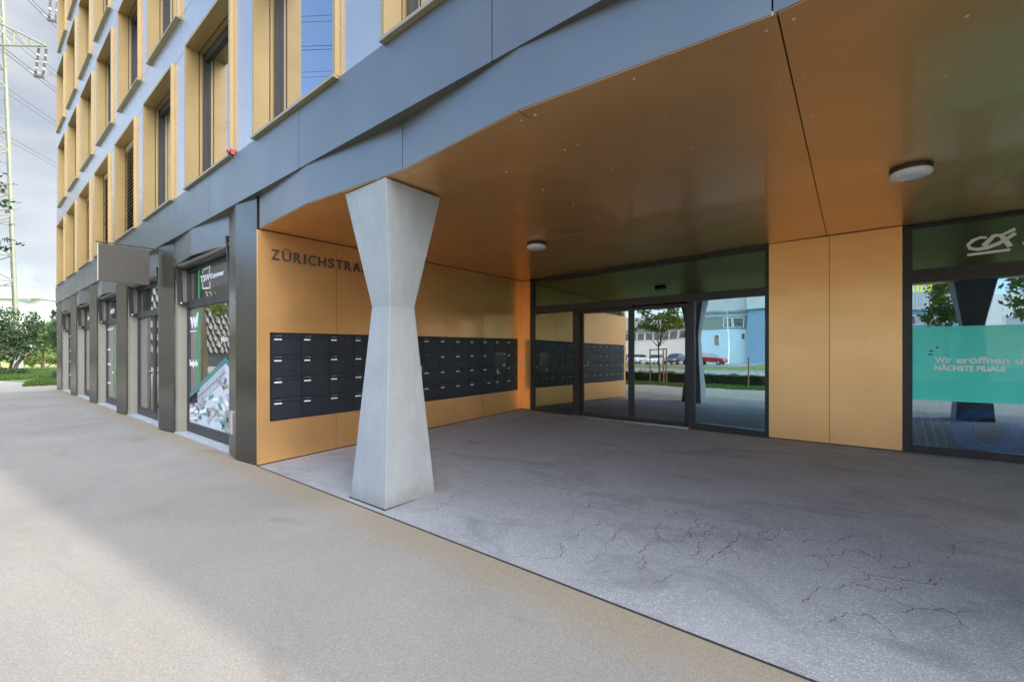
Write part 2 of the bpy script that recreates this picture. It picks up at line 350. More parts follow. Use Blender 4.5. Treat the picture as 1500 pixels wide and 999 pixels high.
# camera test used only to leave out repeats that the photograph shows nothing of
cth, sth = math.cos(R(38.2)), math.sin(R(38.2))
def seen(x, y, z, mg=90):
    w = -x * sth + y * cth
    if w < .2: return False
    px, py = 750 + 629 * (x * cth + y * sth) / w, 518 - 629 * (z - 1.5) / w
    return -mg < px < 1500 + mg and -mg < py < 999 + mg

# ------------------------------------------------------------------ ground
def clampf(a, b, v): return max(a, min(b, v))
def zf(x, y):      # recess floor, rising gently from the pavement to the doors
    t = clampf(0, 1, (y - 2.4) / 5.85); return t * (.165 - .07 * clampf(0, 1, (x + 6.2) / 5.1)) + .004
def zc(x, y):      # soffit
    t = clampf(0, 1, (y - 2.4) / 5.85); return 3.166 + t * (.085 + .075 * clampf(0, 1, (x + 6.2) / 5.1))
def sheet(name, m, pts, z, kind='structure', parent=None):
    return MB().quad(*[(x, y, z) for x, y in pts]).build(name, m, parent, kind=kind)
g = MB(); g.quad((-900, -900, -.06), (900, -900, -.06), (900, 900, -.06), (-900, 900, -.06)); g.build('ground', M['lawn'], kind='structure')
# concrete pavement: slab with a joint line against the recess
pv = MB(); pv.box(-29.5, 16, -3.3, 2.395, -.25, 0); pv.box(-29.5, -6.2, 2.395, 2.75, -.25, 0)
pv.build('pavement', M['pavement'], kind='structure')
fl = MB(); NX, NY = 24, 12; X0, X1, Y0, Y1 = -6.2, 11.3, 2.407, 8.5
for i in range(NX + 1):
    for j in range(NY + 1):
        x = X0 + (X1 - X0) * i / NX; y = Y0 + (Y1 - Y0) * j / NY; fl.v.append((x, y, zf(x, y)))
for i in range(NX):
    for j in range(NY): a = i * (NY + 1) + j; fl.f.append((a, a + NY + 1, a + NY + 2, a + 1))
fl.build('recess_floor', M['asphalt'], kind='structure')
CRACKS = [[(-3.07, 2.72), (-3.34, 3.37), (-3.24, 3.74), (-2.85, 3.99), (-2.42, 4.06), (-2.39, 4.22)], [(-2.37, 4.14), (-2.33, 3.9), (-2.18, 3.81), (-2.15, 4.05), (-2.07, 4.0), (-2.01, 3.62), (-2.02, 3.48)], [(-1.76, 3.56), (-1.77, 3.26), (-1.74, 3.07), (-1.75, 2.83), (-1.68, 2.67)], [(-1.53, 3.56), (-1.49, 3.22), (-1.5, 3.07), (-1.45, 2.8), (-1.48, 2.72)], [(-1.3, 3.74), (-1.26, 3.5), (-1.24, 3.23), (-1.17, 3.02), (-1.14, 2.86)], [(-1.3, 3.89), (-1.25, 4.12), (-1.15, 4.17), (-1.01, 3.85), (-1.05, 3.69), (-1.0, 3.61), (-0.94, 3.75), (-0.9, 3.94)], [(-0.9, 3.59), (-0.88, 3.42), (-0.92, 3.29)], [(-0.74, 3.96), (-0.7, 3.75), (-0.73, 3.5), (-0.8, 3.32)], [(-0.71, 3.83), (-0.59, 3.83), (-0.48, 3.93), (-0.59, 4.02), (-0.53, 4.18), (-0.27, 4.36)], [(-0.34, 3.98), (-0.14, 4.14), (0.04, 4.42)], [(-0.23, 3.85), (-0.1, 3.68)], [(-0.25, 3.79), (-0.04, 4.04), (0.08, 4.09), (0.17, 3.97)], [(0.04, 4.14), (0.15, 4.03), (0.27, 4.16), (0.32, 4.12), (0.23, 3.94)], [(0.56, 4.31), (0.62, 4.65), (0.83, 4.96), (0.99, 4.86)], [(0.01, 3.53), (0.1, 3.73), (0.26, 3.73), (0.46, 3.98)], [(0.04, 3.52), (0.15, 3.52), (0.31, 3.68)], [(-0.15, 2.91), (-0.03, 3.07), (0.08, 3.17), (0.15, 3.1), (0.19, 3.01)], [(-0.22, 3.09), (-0.15, 3.34), (-0.03, 3.47)], [(-0.94, 2.94), (-1.01, 2.73)], [(0.23, 3.31), (0.42, 3.51), (0.51, 3.34)]]
cr_ = MB(); cq = random.Random(12)
def crack(pts, w0, depth=0):
    P = [Vector((a, b, 0)) for a, b in pts]
    for _ in range(4):
        Q = [P[0]]
        for a, b in zip(P[:-1], P[1:]):
            d = b - a; Q.append((a + b) / 2 + Vector((-d.y, d.x, 0)) * cq.uniform(-.22, .22)); Q.append(b)
        P = Q
    n_ = len(P)
    for i in range(n_ - 1):
        a, b = P[i], P[i + 1]; d = (b - a).normalized(); nn = Vector((-d.y, d.x, 0)); wa = w0 * cq.uniform(.25, 1.1); 
        if cq.random() < .08: continue
        cr_.quad(*[(q.x, q.y, zf(q.x, q.y) + .0018) for q in (a - nn * wa, b - nn * wa * .8, b + nn * wa * .8, a + nn * wa)])
        if depth < 1 and cq.random() < .07:
            an = cq.uniform(-1.4, 1.4) + math.atan2(d.y, d.x); ln = cq.uniform(.08, .35)
            crack([(b.x, b.y), (b.x + ln * math.cos(an), b.y + ln * math.sin(an))], w0 * .6, depth + 1)
for c_ in CRACKS: crack(c_, .0028)
cr_.build('floor_cracks', simple('crack_dark', (.045, .038, .033), .9, var=.3), bpy.data.objects['recess_floor'], kind='stuff')
jt = MB(); jt.box(-6.2, 11.3, 2.392, 2.4075, -.02, .0035); jt.build('joint_strip', simple('joint_tar', (.035, .033, .032), .7), kind='structure')
# beyond the building on the left: path and grass
sheet('side_path', M['path'], [(-29.4, -12), (-29.4, 3.2), (-31, 3.4), (-33, 2.2), (-36.5, 1.3), (-45, .2), (-80, -3), (-80, -14)], -.02)
def grass(name, poly, z, nblade, h, label, cat='grass', m='blade'):
    bx = [p[0] for p in poly]; by = [p[1] for p in poly]
    pts = []
    while len(pts) < nblade:
        x = rng.uniform(min(bx), max(bx), nblade); y = rng.uniform(min(by), max(by), nblade)
        ins = np.zeros(nblade, bool); j = len(poly) - 1
        for i in range(len(poly)):
            xi, yi, xj, yj = *poly[i], *poly[j]
            with np.errstate(divide='ignore', invalid='ignore'):
                c = ((yi > y) != (yj > y)) & (x < (xj - xi) * (y - yi) / (yj - yi + 1e-12) + xi)
            ins ^= c; j = i
        pts += list(zip(x[ins], y[ins]))
    P = np.array(pts[:nblade]); a = rng.uniform(0, 6.28, nblade); hh = h * rng.uniform(.5, 1.2, nblade); w = h * .16 + .006
    dx, dy = np.cos(a) * w, np.sin(a) * w; tx, ty = rng.normal(0, h * .3, (2, nblade))
    V = np.empty((nblade * 3, 3)); V[0::3] = np.c_[P[:, 0] - dx, P[:, 1] - dy, np.full(nblade, z)]
    V[1::3] = np.c_[P[:, 0] + dx, P[:, 1] + dy, np.full(nblade, z)]; V[2::3] = np.c_[P[:, 0] + tx, P[:, 1] + ty, z + hh]
    me = bpy.data.meshes.new(name); me.from_pydata(V.tolist(), [], np.arange(nblade * 3).reshape(-1, 3).tolist()); me.materials.append(M[m])
    o = link(name, me, kind='stuff'); return tag(o, label, cat)
wedge = [(-29.9, 1.6), (-30.4, 4.5), (-41, 4.4), (-37, 2.7), (-33, 1.9)]
MB().prism([(x, y, -.06) for x, y in wedge], (0, 0, .05)).build('grass_verge', M['lawn'], kind='structure')
grass('grass', wedge, -.01, 9000, .16, 'short green grass in the wedge of lawn beside the far corner of the building')
grass('grass', [(-38, 1.0), (-42, 5), (-62, 7), (-62, .6), (-50, 0)], -.06, 14000, .22, 'longer bright green grass beyond the path, in front of the bushes')

# ------------------------------------------------------------------ the building
B = thing('office_building', 'office building with gold framed windows, pale metal cladding and a recessed gold entrance', 'building', (0, 0, 0))
XL, XR, YB, HT = -26.3, 11.4, 15.5, 23.2
RX1 = 11.3      # right end of the recess
co = MB(); co.box(XL + .05, XR - .03, 2.78, YB, 3.45, HT)
co.box(XL + .05, -6.26, 2.78, 8.36, .0, 3.45); co.box(XL + .05, RX1, 14.2, YB, 0, 3.45); co.box(XL + .05, -6.26, 8.36, 14.2, 0, 3.45)
co.build('building_core', M['core'], B)
# side walls
MB().box(XL, XL + .04, 2.45, YB, 4.3, HT).box(XR - .02, XR, 2.40, YB, 3.3, HT).box(XR - .03, XR - .005, 8.5, YB, 0, 3.3).box(XL, XR, 2.36, YB, HT - .001, HT + .3).build('side_cladding', M['wall_metal'], B)
# facade cladding and windows ------------------------------------------------
FY = 2.36
def window_meshes():
    w, h, t = 2.04, 2.47, .05; d = {}
    s = MB(); x0, x1, z0, z1, yf = 0, w, 0, h, 2.305
    s.box(0, t, yf, 2.497, .0, h - .001); s.box(w - t, w, yf, 2.497, .0, h - .001); s.box(t, w - t, yf, 2.497, h - t, h - .002)
    s.box(0, t - .001, 2.512, 2.575, 0, h - .003); s.box(w - t + .001, w, 2.512, 2.575, 0, h - .003); s.box(t - .001, w - t + .001, 2.512, 2.575, h - t - .002, h - .004)
    d['window'] = s.mesh('window_surround', M['gold_window'])
    sg_ = MB(); sg_.box(.006, t - .008, 2.490, 2.520, .0, h - .01); sg_.box(w - t + .008, w - .006, 2.490, 2.520, 0, h - .01); sg_.box(t, w - t, 2.490, 2.520, h - t + .012, h - .01)
    d['shadow_gap'] = sg_.mesh('shadow_gap', M['black_metal'])
    s = MB(); s.prism([(0, 2.285, -.02), (0, 2.285, .012), (0, 2.60, .04), (0, 2.60, -.02)], (w, 0, 0)); d['sill'] = s.mesh('sill', M['sill_metal'])
    s = MB(); f = .034; a, b, c, e = t, w - t, .05, h - t
    s.box(a, a + f, 2.575, 2.645, c, e); s.box(b - f, b, 2.575, 2.645, c, e); s.box(a + f, b - f, 2.577, 2.645, e - .14, e); s.box(a + f, b - f, 2.577, 2.645, c, c + f)
    s.box(a + .005, a + .035, 2.555, 2.575, c, e); s.box(b - .035, b - .005, 2.555, 2.575, c, e)
    d['frame'] = s.mesh('frame', M['anthracite'])
    s = MB(); s.box(a + f, b - f, 2.612, 2.63, c + f, e - .14); d['pane'] = s.mesh('pane', M['dark_pane'])
    s = MB(); z = c + .05
    while z < e - .12:
        s.add([(a + .012, 2.505, z), (b - .012, 2.505, z), (b - .012, 2.558, z + .062), (a + .012, 2.558, z + .062), (a + .012, 2.535, z + .022), (b - .012, 2.535, z + .022)],
              [(0, 1, 5, 4), (4, 5, 2, 3)]); z += .092
    s.box(a + .01, b - .01, 2.505, 2.56, e - .12, e - .002)
    d['blind'] = s.mesh('blind', M['slat'])
    return d
M['sill_metal'] = simple('sill_metal', (.36, .31, .21), .45, .5, .05, 2)
WM = window_meshes()
GAP = .005
def panel(name, x0, x1, z0, z1, y=FY, m='wall_metal'):
    MB().box(x0 + GAP, x1 - GAP, y, y + .04, z0 + GAP, z1 - GAP).build(name, M[m], B)
for r in range(6):
    z0 = 4.31 + 3.16 * r; off = .36 if r % 2 else 0
    xs = [-25.8 + off + 2.81 * k for k in range(13)]
    prev = XL
    for k, x0 in enumerate(xs):
        vis = any(seen(x0 + dx, 2.3, z0 + dz, 60) for dx in (0, 1, 2.04) for dz in (0, 1.2, 2.47))
        if vis:
            if x0 - prev > .03: panel('cladding_panel', prev, x0, z0, z0 + 2.47)
            win = link('window', WM['window'], B, (x0, 0, z0))
            for nm in ('sill', 'frame', 'pane', 'shadow_gap'): link(nm, WM[nm], win)
            if r == 0 and x0 < -14: link('blind', WM['blind'], win, kind='stuff')
            prev = x0 + 2.04
    if prev < XR: panel('cladding_panel', prev, XR - .02, z0, z0 + 2.47)
    edges = [XL] + [x + off * 0 + 1.02 + 1.405 for x in xs if x + 2.425 < XR - 1] + [XR - .02]
    for a, b in zip(edges[:-1], edges[1:]): panel('spandrel_panel', a, b, z0 + 2.47, z0 + 3.16)
# band under the windows: 2.9 m panels with their underside
e = [-2.02 + 2.9 * k for k in range(-9, 5)]; e = [XL - .12] + [x for x in e if XL + .3 < x < XR] + [XR]
for a, b in zip(e[:-1], e[1:]):
    bo = MB().box(a + .004, b - .004, 2.335, 2.74, 3.60, 4.298).build('band_panel', M['band_metal'], B)
# folded fascia over the recess
def folded(name, pts, z0, z1, m, th=.03, gap=.004):
    s = MB(); n = len(pts)
    P = [Vector((x, y)) for x, y in pts]; P[0].x += gap; P[-1].x -= gap
    for i in range(n - 1):
        (ax, ay), (bx, by) = P[i], P[i + 1]
        s.hexa([(ax, ay, z0), (bx, by, z0), (bx, by + th, z0), (ax, ay + th, z0)], [(ax, ay, z1), (bx, by, z1), (bx, by + th, z1), (ax, ay + th, z1)])
    return s.build(name, M[m], B)
FV = [-6.2] + [-3.2 + 2.9 * k for k in range(5)] + [RX1]      # valleys
FO = [-4.75 + 2.96 * 0] + [-1.79 + 2.95 * k for k in range(5)]   # ridges
fpts = []
for i in range(len(FV) - 1):
    rdg = FO[i] if FV[i] < FO[i] < FV[i + 1] else (FV[i] + FV[i + 1]) / 2
    p = [(FV[i], 2.42 if i == 0 else 2.455), (rdg, 2.345), (FV[i + 1], 2.455)]
    folded('fascia_panel', p, 3.172, 3.625, 'band_metal'); fpts += p[:-1]
fpts.append((RX1, 2.455))
def fy(x):
    for (a, ya), (b, yb) in zip(fpts[:-1], fpts[1:]):
        if a <= x <= b: return ya + (yb - ya) * (x - a) / (b - a)
    return 2.42
# soffit of gold panels
sx = [-6.2, -4.72, -3.22, -1.79, -.28, 1.2, 2.6, 4.1, 5.5, 7.0, 8.5, 10.0, RX1]; sy = [None, 5.5, 8.4]
def screws(parent, pts, nrm, mat='screw', r=.006):
    s = MB()
    for p in pts:
        p = Vector(p); nv = Vector(nrm); a = nv.orthogonal().normalized(); b = nv.cross(a); o = len(s.v)
        for k in range(6): s.v.append(tuple(p + nv * .0015 + (a * math.cos(k * 1.047) + b * math.sin(k * 1.047)) * r))
        for k in range(6): s.v.append(tuple(p - nv * .004 + (a * math.cos(k * 1.047) + b * math.sin(k * 1.047)) * r))
        s.f.append(tuple(o + k for k in range(6)))
        for k in range(6): s.f.append((o + k, o + 6 + k, o + 6 + (k + 1) % 6, o + (k + 1) % 6))
    return s.build('screw_heads', M[mat], parent, kind='stuff')
for a, b in zip(sx[:-1], sx[1:]):
    for j in range(2):
        g_ = .004; a_, b_ = a + g_, b - g_
        ya0, ya1 = (fy(a_) + .008, fy(b_) + .008) if j == 0 else (sy[1] + g_, sy[1] + g_)
        ye = sy[1] - g_ if j == 0 else 8.28
        lo = [(a_, ya0), (b_, ya1), (b_, ye), (a_, ye)]
        mid = [((a + b) / 2, 2.36)] if j == 0 and any(a + .1 < q < b - .1 for q in FO + FV) else []
        s = MB(); s.hexa([(x, y, zc(x, y)) for x, y in lo], [(x, y, zc(x, y) + .02) for x, y in lo])
        po = s.build('soffit_panel', M['gold_panel'], B)
        ps = []
        for q in (a + .06, b - .06, (a + b) / 2):
            for t in (.03, .22, .42, .62, .82, .97):
                yq = fy(q) + .02 if j == 0 else ya0; y = yq + (ye - yq) * t; ps.append((q, y, zc(q, y)))
        screws(po, ps, (0, 0, -1), 'soffit_screw', r=.0095)
for a, b in zip(sx[:-1], sx[1:]):
    lo = [(a + .004, sy[1] - .004), (b - .004, sy[1] - .004), (b - .004, sy[1] + .004), (a + .004, sy[1] + .004)]
    MB().hexa([(x, y, zc(x, y) - .001) for x, y in lo], [(x, y, zc(x, y) + .01) for x, y in lo]).build('seam_profile', M['screw'], B)
    if a > -6 and abs(a + .28) > .1:
        lo = [(a - .004, 2.48), (a + .004, 2.48), (a + .004, 8.27), (a - .004, 8.27)]
        MB().hexa([(x, y, zc(x, y) + .001) for x, y in lo], [(x, y, zc(x, y) + .01) for x, y in lo]).build('seam_profile', M['gold_window'], B)
MB().box(RX1, RX1 + .05, 2.46, 8.4, .02, 3.3).build('gold_wall_panel', M['gold_panel'], B)
MB().box(-6.25, RX1 + .05, 2.49, 8.5, 3.42, 3.44).build('soffit_cavity', M['core'], B)
# piers between the shop bays
xr_list = [-6.234] + [-6.16 - 3.87 * k for k in range(1, 6)]
pz = 3.625
for k, xr in enumerate(xr_list):
    xl, xc = xr - (1.03 if k == 0 else 1.06), xr - (.57 if k == 0 else .68)
    if k == 5: xl = xr - .85
    s = MB(); p = [(xl, 2.42), (xc, 2.348), (xr, 2.42 if k else 2.40)]
    for (ax, ay), (bx, by) in zip(p[:-1], p[1:]):
        s.hexa([(ax, ay, .02), (bx, by, .02), (bx, by + .03, .02), (ax, ay + .03, .02)], [(ax, ay, pz), (bx, by, pz), (bx, by + .03, pz), (ax, ay + .03, pz)])
    s.box(xl, xl + .02, 2.452, 2.62, .02, pz)
    po = s.build('pier_cladding', M['pier_metal'], B)
    MB().box(xl + .03, xr - .03, 2.46, 2.80, 0, 3.62).build('pier_core', M['core'], B)
    if k:
        rv = MB().box(xr - .028, xr - .002, 2.452, 2.468, .025, 3.16).build('reveal_strip', M['reveal_metal'], B)
        rp_ = MB().box(xr - .028, xr, 2.476, 2.635, .025, 3.16).build('reveal_panel', M['reveal_metal'], B)
        screws(rp_, [(xr, y, .15 + .42 * i) for i in range(8) for y in (2.49, 2.61)], (1, 0, 0), 'reveal_metal', .007)
        screws(rv, [(xr - .002, 2.46, .35 + .42 * i) for i in range(7)], (1, 0, 0), 'steel', .005)
# lintels over the bays
for k in range(1, 6):
    a = xr_list[k]; b = xr_list[k - 1] - (1.03 if k == 1 else 1.06)
    folded('lintel_panel', [(a, 2.43), (a + 1.30, 2.345), (b, 2.46)], 3.155, 3.625, 'band_metal')
    MB().box(a + .005, b - .005, 2.47, 2.60, 3.16, 3.45).build('lintel_core', M['core'], B)
XE = xr_list[5] - .85
MB().box(XL + .02, XE + .03, 2.45, 3.0, .02, 3.6).build('corner_post', M['pier_metal'], B)
# shop windows in the bays
GY = 2.655
def shop_window(k):
    a, b = xr_list[k], xr_list[k - 1] - (1.03 if k == 1 else 1.06)
    f = MB(); y0, y1 = 2.625, 2.70
    f.box(a, a + .06, y0, y1, .03, 3.15); f.box(b - .06, b, y0, y1, .03, 3.15)
    f.box(a + .06, b - .06, y0 - .02, y1, 2.36, 2.50); f.box(a + .06, b - .06, y0 - .004, y1, .03, .19); f.box(a + .06, b - .06, y0, y1, 3.04, 3.15)
    if k == 2: f.box(-12.50, -12.36, y0 + .003, y1, .19, 2.36); f.box(a + .06, a + .12, y0 + .002, y1, .19, 2.36)
    w = f.build('shop_window', M['anthracite'], B)
    MB().box(a + .05, b - .05, GY, GY + .02, 2.49, 3.05).build('transom_pane', M['glass_bay'], w)
    MB().box(a + .05, b - .05, GY, GY + .02, .18, 2.37).build('pane', M['glass_bay'], w)
    s = MB()
    for i in range(4): s.box(a + .4 + i * .6, a + .43 + i * .6, y0 - .024, y0 - .02, 2.43, 2.445)
    s.build('bolt_covers', M['black_metal'], w, kind='stuff')
    MB().box(a, b, 2.43, 2.62, -.1, .022).build('threshold', M['kerb'], B)
    # room behind
    r = MB(); r.box(a - .5, b + .5, 2.72, 2.76, 3.1, 3.4)
    return w
SW = {k: shop_window(k) for k in range(1, 6)}
def decal(name, pts, m, parent, y=GY - .004):
    return MB().prism([(x, y, z) for x, z in pts], (0, .003, 0)).build(name, M[m], parent)
def rect(x0, x1, z0, z1): return [(x0, z0), (x1, z0), (x1, z1), (x0, z1)]
w = SW[1]
decal('grey_film', rect(-9.965, -9.50, .55, 2.36), 'film_grey', w)
decal('grey_film', rect(-9.36, -7.33, 2.66, 3.04), 'film_grey', w)
decal('green_strip', rect(-9.48, -9.405, .80, 2.36), 'green_strip', w); decal('green_strip', rect(-9.48, -9.405, 2.50, 3.04), 'green_strip', w)
def words(name, body, x, z, h, width, m, parent, y=GY - .006, bold=.0, shear=0, rot=FRONT):
    o = link(name, text_mesh(name, body, h, width, M[m], .003, bold, shear), parent); o.location = (x, y, z); o.rotation_euler = rot; return o
words('lettering', 'TSW', -9.33, 2.80, .115, .47, 'white_print', w, bold=.004)
words('lettering', 'Kummer', -8.83, 2.815, .09, .66, 'white_print', w, bold=.003)
fr = MB()
def bar(s, x0, z0, x1, z1, t=.022, y=GY - .006):
    d = Vector((x1 - x0, 0, z1 - z0)).normalized(); n_ = Vector((-d.z, 0, d.x)) * t / 2
    s.prism([(x0 - n_.x, y, z0 - n_.z), (x1 - n_.x, y, z1 - n_.z), (x1 + n_.x, y, z1 + n_.z), (x0 + n_.x, y, z0 + n_.z)], (0, .003, 0))
for q in ((-9.22, 2.95, -9.22, 3.02), (-9.23, 3.01, -8.82, 3.03), (-8.83, 3.03, -8.90, 2.93), (-9.22, 2.78, -9.22, 2.675), (-9.23, 2.68, -8.84, 2.655), (-8.85, 2.65, -8.85, 2.77)): bar(fr, *q)
fr.build('logo_frame', M['white_print'], w)
words('lettering', 'W', -9.92, 2.0, .19, .40, 'white_print', w, bold=.016)
lg = MB(); bar(lg, -9.55, 2.0, -9.50, 2.26, .05); bar(lg, -9.92, 1.92, -9.55, 1.925, .02); lg.build('logo_bar', M['white_print'], w)
words('lettering', 'bejob', -9.95, 1.27, .12, .46, 'white_print', w, bold=.004)
words('lettering', 'plen', -8.30, 1.70, .10, .30, 'white_print', w)
pk = (-8.10, 1.34)
decal('poster', [(-9.965, .195), (-7.33, .195), (-7.33, 1.02), pk, (-9.965, .66)], 'poster_white', w, GY - .004)
decal('poster_edge', [(-9.965, .64), pk, (-8.10, 1.44), (-9.965, .74)], 'teal_dark', w, GY - .008)
decal('poster_edge', [pk, (-7.33, 1.0), (-7.33, 1.10), (-8.10, 1.44)], 'teal_dark', w, GY - .0085)
pl = MB(); slope = (pk[1] - .66) / (pk[0] + 9.965)
for i in range(26):
    x = -9.93 + i * .07; zt = .63 + slope * (x + 9.965); bar(pl, x, zt, x + .01, zt - .20, .009, GY - .009)
bar(pl, -9.96, .52, -8.1, .52 + slope * 1.865, .010, GY - .0095); bar(pl, -9.96, .40, -8.3, .40 + slope * 1.66, .008, GY - .0095)
pl.build('poster_lines', M['frag_grey'], w, kind='stuff')
rr = random.Random(3)
for mi, mt in enumerate(('frag_grey', 'frag_light', 'frag_teal', 'frag_beige', 'frag_light', 'white_print')):
    s = MB()
    for i in range(11):
        x = rr.uniform(-9.8, -7.5); zm = .40 + slope * (min(x, -8.1) + 9.965); z = rr.uniform(.27, max(.33, zm)); q = rr.uniform(0, 3.14)
        ln, wd = rr.uniform(.06, .17), rr.uniform(.02, .055); cu, su = math.cos(q), math.sin(q)
        pts = [(x + 1.5 * (u * ln * cu - v * wd * su), z + .75 * (u * ln * su + v * wd * cu)) for u, v in ((-1, -1), (.8, -1), (1, .6), (-.6, 1))]
        if min(p[1] for p in pts) < .2 or any(p[1] > .52 + slope * (min(p[0], -8.1) + 9.965) for p in pts): continue
        s.prism([(a, GY - .0100 - .0006 * mi, b) for a, b in pts], (0, .0005, 0))
    s.build('poster_fragments', M[mt], w, kind='stuff')
w = SW[2]; decal('grey_film', rect(xr_list[2] + .13, -13.05, .2, 2.35), 'film_grey', w)
hd = MB(); hd.tube([(-12.43, 2.62, 1.10), (-12.43, 2.57, 1.10), (-12.56, 2.57, 1.10)], .011, 8); hd.box(-12.45, -12.41, 2.618, 2.63, 1.0, 1.18); hd.build('handle', M['steel'], w, smooth=False)
def scribble(parent, x0, x1, z, h, n, m='white_print'):
    s = MB(); q = random.Random(int(z * 100) + n); x = x0
    while x < x1:
        t = q.uniform(.5, 1) * h
        if q.random() < .82: bar(s, x, z, x + q.uniform(-.02, .02), z + t, .018); bar(s, x, z + q.choice((0, t * .5, t)), x + .04, z + q.choice((0, t * .5, t)), .014)
        x += .055
    s.build('faint_lettering', M[m], parent, kind='stuff')
for k, gx in ((3, 0), (4, 0), (5, 0)):
    a = xr_list[k]; w = SW[k]; decal('grey_film', rect(a + .065, a + .95, .2, 2.35), 'film_grey', w)
    decal('green_strip', rect(a + 1.15, a + 1.22, .2, 2.35), 'green_strip', w) if k == 3 else None
    if k != 4:
        for z, a0, a1 in ((2.20, .1, .85), (1.60, .1, .5), (1.16, .1, .6), (.92, .7, .95), (.6, .1, .5)): scribble(w, a + a0, a + a1, z, .06, k)
    scribble(w, a + .5, a + 1.1, 2.68, .16, k + 9)
# gold side wall of the recess, mailboxes let into it
sl_ = .0115
def zsh(y, z): return z + sl_ * (y - 2.56)
SX = -6.2; ys = [2.396, 3.513, 4.65, 5.79, 6.885, 8.03, 8.25]
def gpanel(name, y0, y1, z0a, z0b, z1a, z1b, parent=B, scr=True):
    g2 = .003; y0 += g2; y1 -= g2
    s = MB(); s.hexa([(SX - .03, y0, z0a), (SX, y0, z0a), (SX, y1, z0b), (SX - .03, y1, z0b)], [(SX - .03, y0, z1a), (SX, y0, z1a), (SX, y1, z1b), (SX - .03, y1, z1b)])
    o = s.build(name, M['gold_panel'], B)
    if scr: screws(o, [(SX, y, z0a + .06 + (z1a - z0a - .12) * t) for y in (y0 + .04, (y0 + y1) / 2, y1 - .04) for t in (0, .5, 1)], (1, 0, 0), r=.006)
    return o
for a, b in zip(ys[:-1], ys[1:]):
    m0, m1 = .575, 1.79
    top = lambda y: zc(SX, y) - .012
    if b > 8.1: gpanel('gold_wall_panel', a, b, zf(SX, a) + .015, zf(SX, b) + .015, top(a), top(b), scr=False); continue
    gpanel('gold_wall_panel', a, b, zf(SX, a) + .015, zf(SX, b) + .015, zsh(a, m0), zsh(b, m0))
    gpanel('gold_wall_panel', a, b, zsh(a, m1), zsh(b, m1), top(a), top(b))
gpanel('gold_wall_panel', 2.396, 2.556, zsh(2.4, .575), zsh(2.55, .575), zsh(2.4, 1.79), zsh(2.55, 1.79), scr=False)
gpanel('gold_wall_panel', 8.10 - .07, 8.05, 1, 1.001, 1.002, 1.003, scr=False) if False else None
MB().box(SX - .09, SX - .04, 2.44, 8.4, .0, 3.42).build('side_wall_core', M['core'], B)
# back wall: gold strip, entrance glazing, gold panels, shop glazing
BY = 8.25
def bpanel(x0, x1, scr=True):
    s = MB(); g2 = .003; x0 += g2; x1 -= g2; z0, z0b = zf(x0, BY) + .02, zf(x1, BY) + .02; t0, t1 = zc(x0, BY) - .012, zc(x1, BY) - .012
    s.hexa([(x0, BY, z0), (x1, BY, z0b), (x1, BY + .03, z0b), (x0, BY + .03, z0)], [(x0, BY, t0), (x1, BY, t1), (x1, BY + .03, t1), (x0, BY + .03, t0)])
    o = s.build('gold_wall_panel', M['gold_panel'], B)
    if scr: screws(o, [(x, BY, z0 + .09 + (t0 - z0 - .18) * t) for x in (x0 + .05, (x0 + x1) / 2, x1 - .05) for t in (0, .25, .5, .75, 1)], (0, -1, 0), 'letter', .006)
    return o
bpanel(-6.2, -5.95, False); bpanel(-1.06, -.25); bpanel(-.25, .59)
s = MB(); s.box(.56, .588, BY + .031, BY + .12, zf(.6, BY) + .02, 3.30); s.build('gold_return_panel', M['gold_panel'], B)
for xa, xb in ((-6.2, -5.96), (-1.05, .55)): MB().box(xa, xb, BY + .04, 8.6, 0, 3.42).build('back_wall_core', M['core'], B)
# entrance
EY = 8.28; zb0, zb1 = .15, .09
ef = MB()
def fz(x): return zf(x, BY)
ef.box(-5.95, -5.88, EY, EY + .1, .1, 3.22); ef.box(-1.12, -1.06, EY, EY + .1, .05, 3.30)
ef.box(-4.81, -4.64, EY, EY + .12, .1, 2.45); ef.box(-2.37, -2.25, EY, EY + .12, .05, 2.47)
ef.hexa([(-5.88, EY, 2.43), (-1.12, EY, 2.48), (-1.12, EY + .14, 2.48), (-5.88, EY + .14, 2.43)], [(-5.88, EY, 2.61), (-1.12, EY, 2.615), (-1.12, EY + .14, 2.615), (-5.88, EY + .14, 2.61)])
ef.hexa([(-5.88, EY, 3.17), (-1.12, EY, 3.245), (-1.12, EY + .1, 3.245), (-5.88, EY + .1, 3.17)], [(-5.88, EY, 3.25), (-1.12, EY, 3.32), (-1.12, EY + .1, 3.32), (-5.88, EY + .1, 3.25)])
for a, b in ((-5.88, -4.81), (-2.25, -1.12)): ef.hexa([(a, EY + .003, .05), (b, EY + .003, .05), (b, EY + .1, .05), (a, EY + .1, .05)], [(a, EY + .003, .235), (b, EY + .003, .20), (b, EY + .1, .20), (a, EY + .1, .235)])
EF = ef.build('entrance_frame', M['door_frame'], B)
dots = MB()
for x in (-4.2, -3.1, -2.1, -1.6, -1.2): dots.box(x, x + .05, EY - .003, EY, 2.585, 2.60)
dots.build('drain_slots', M['black_metal'], EF, kind='stuff')
MB().box(-5.88, -4.81, EY + .05, EY + .07, .2, 2.44).build('side_pane', glass('glass_side', (.42, .52, .48), .40, (.32, .40, .37)), EF)
MB().box(-2.25, -1.12, EY + .05, EY + .07, .15, 2.49).build('side_pane', M['glass_blue'], EF)
MB().box(-5.88, -1.12, EY + .05, EY + .07, 2.60, 3.26).build('transom_pane', M['glass_top'], EF)
MB().box(-3.85, -3.42, EY - .035, EY - .001, 2.44, 2.50).build('door_sensor', M['black_metal'], EF)
MB().box(-3.80, -3.47, EY - .037, EY - .035, 2.455, 2.485).build('sensor_lens', simple('lens', (.02, .02, .02), .4), EF)
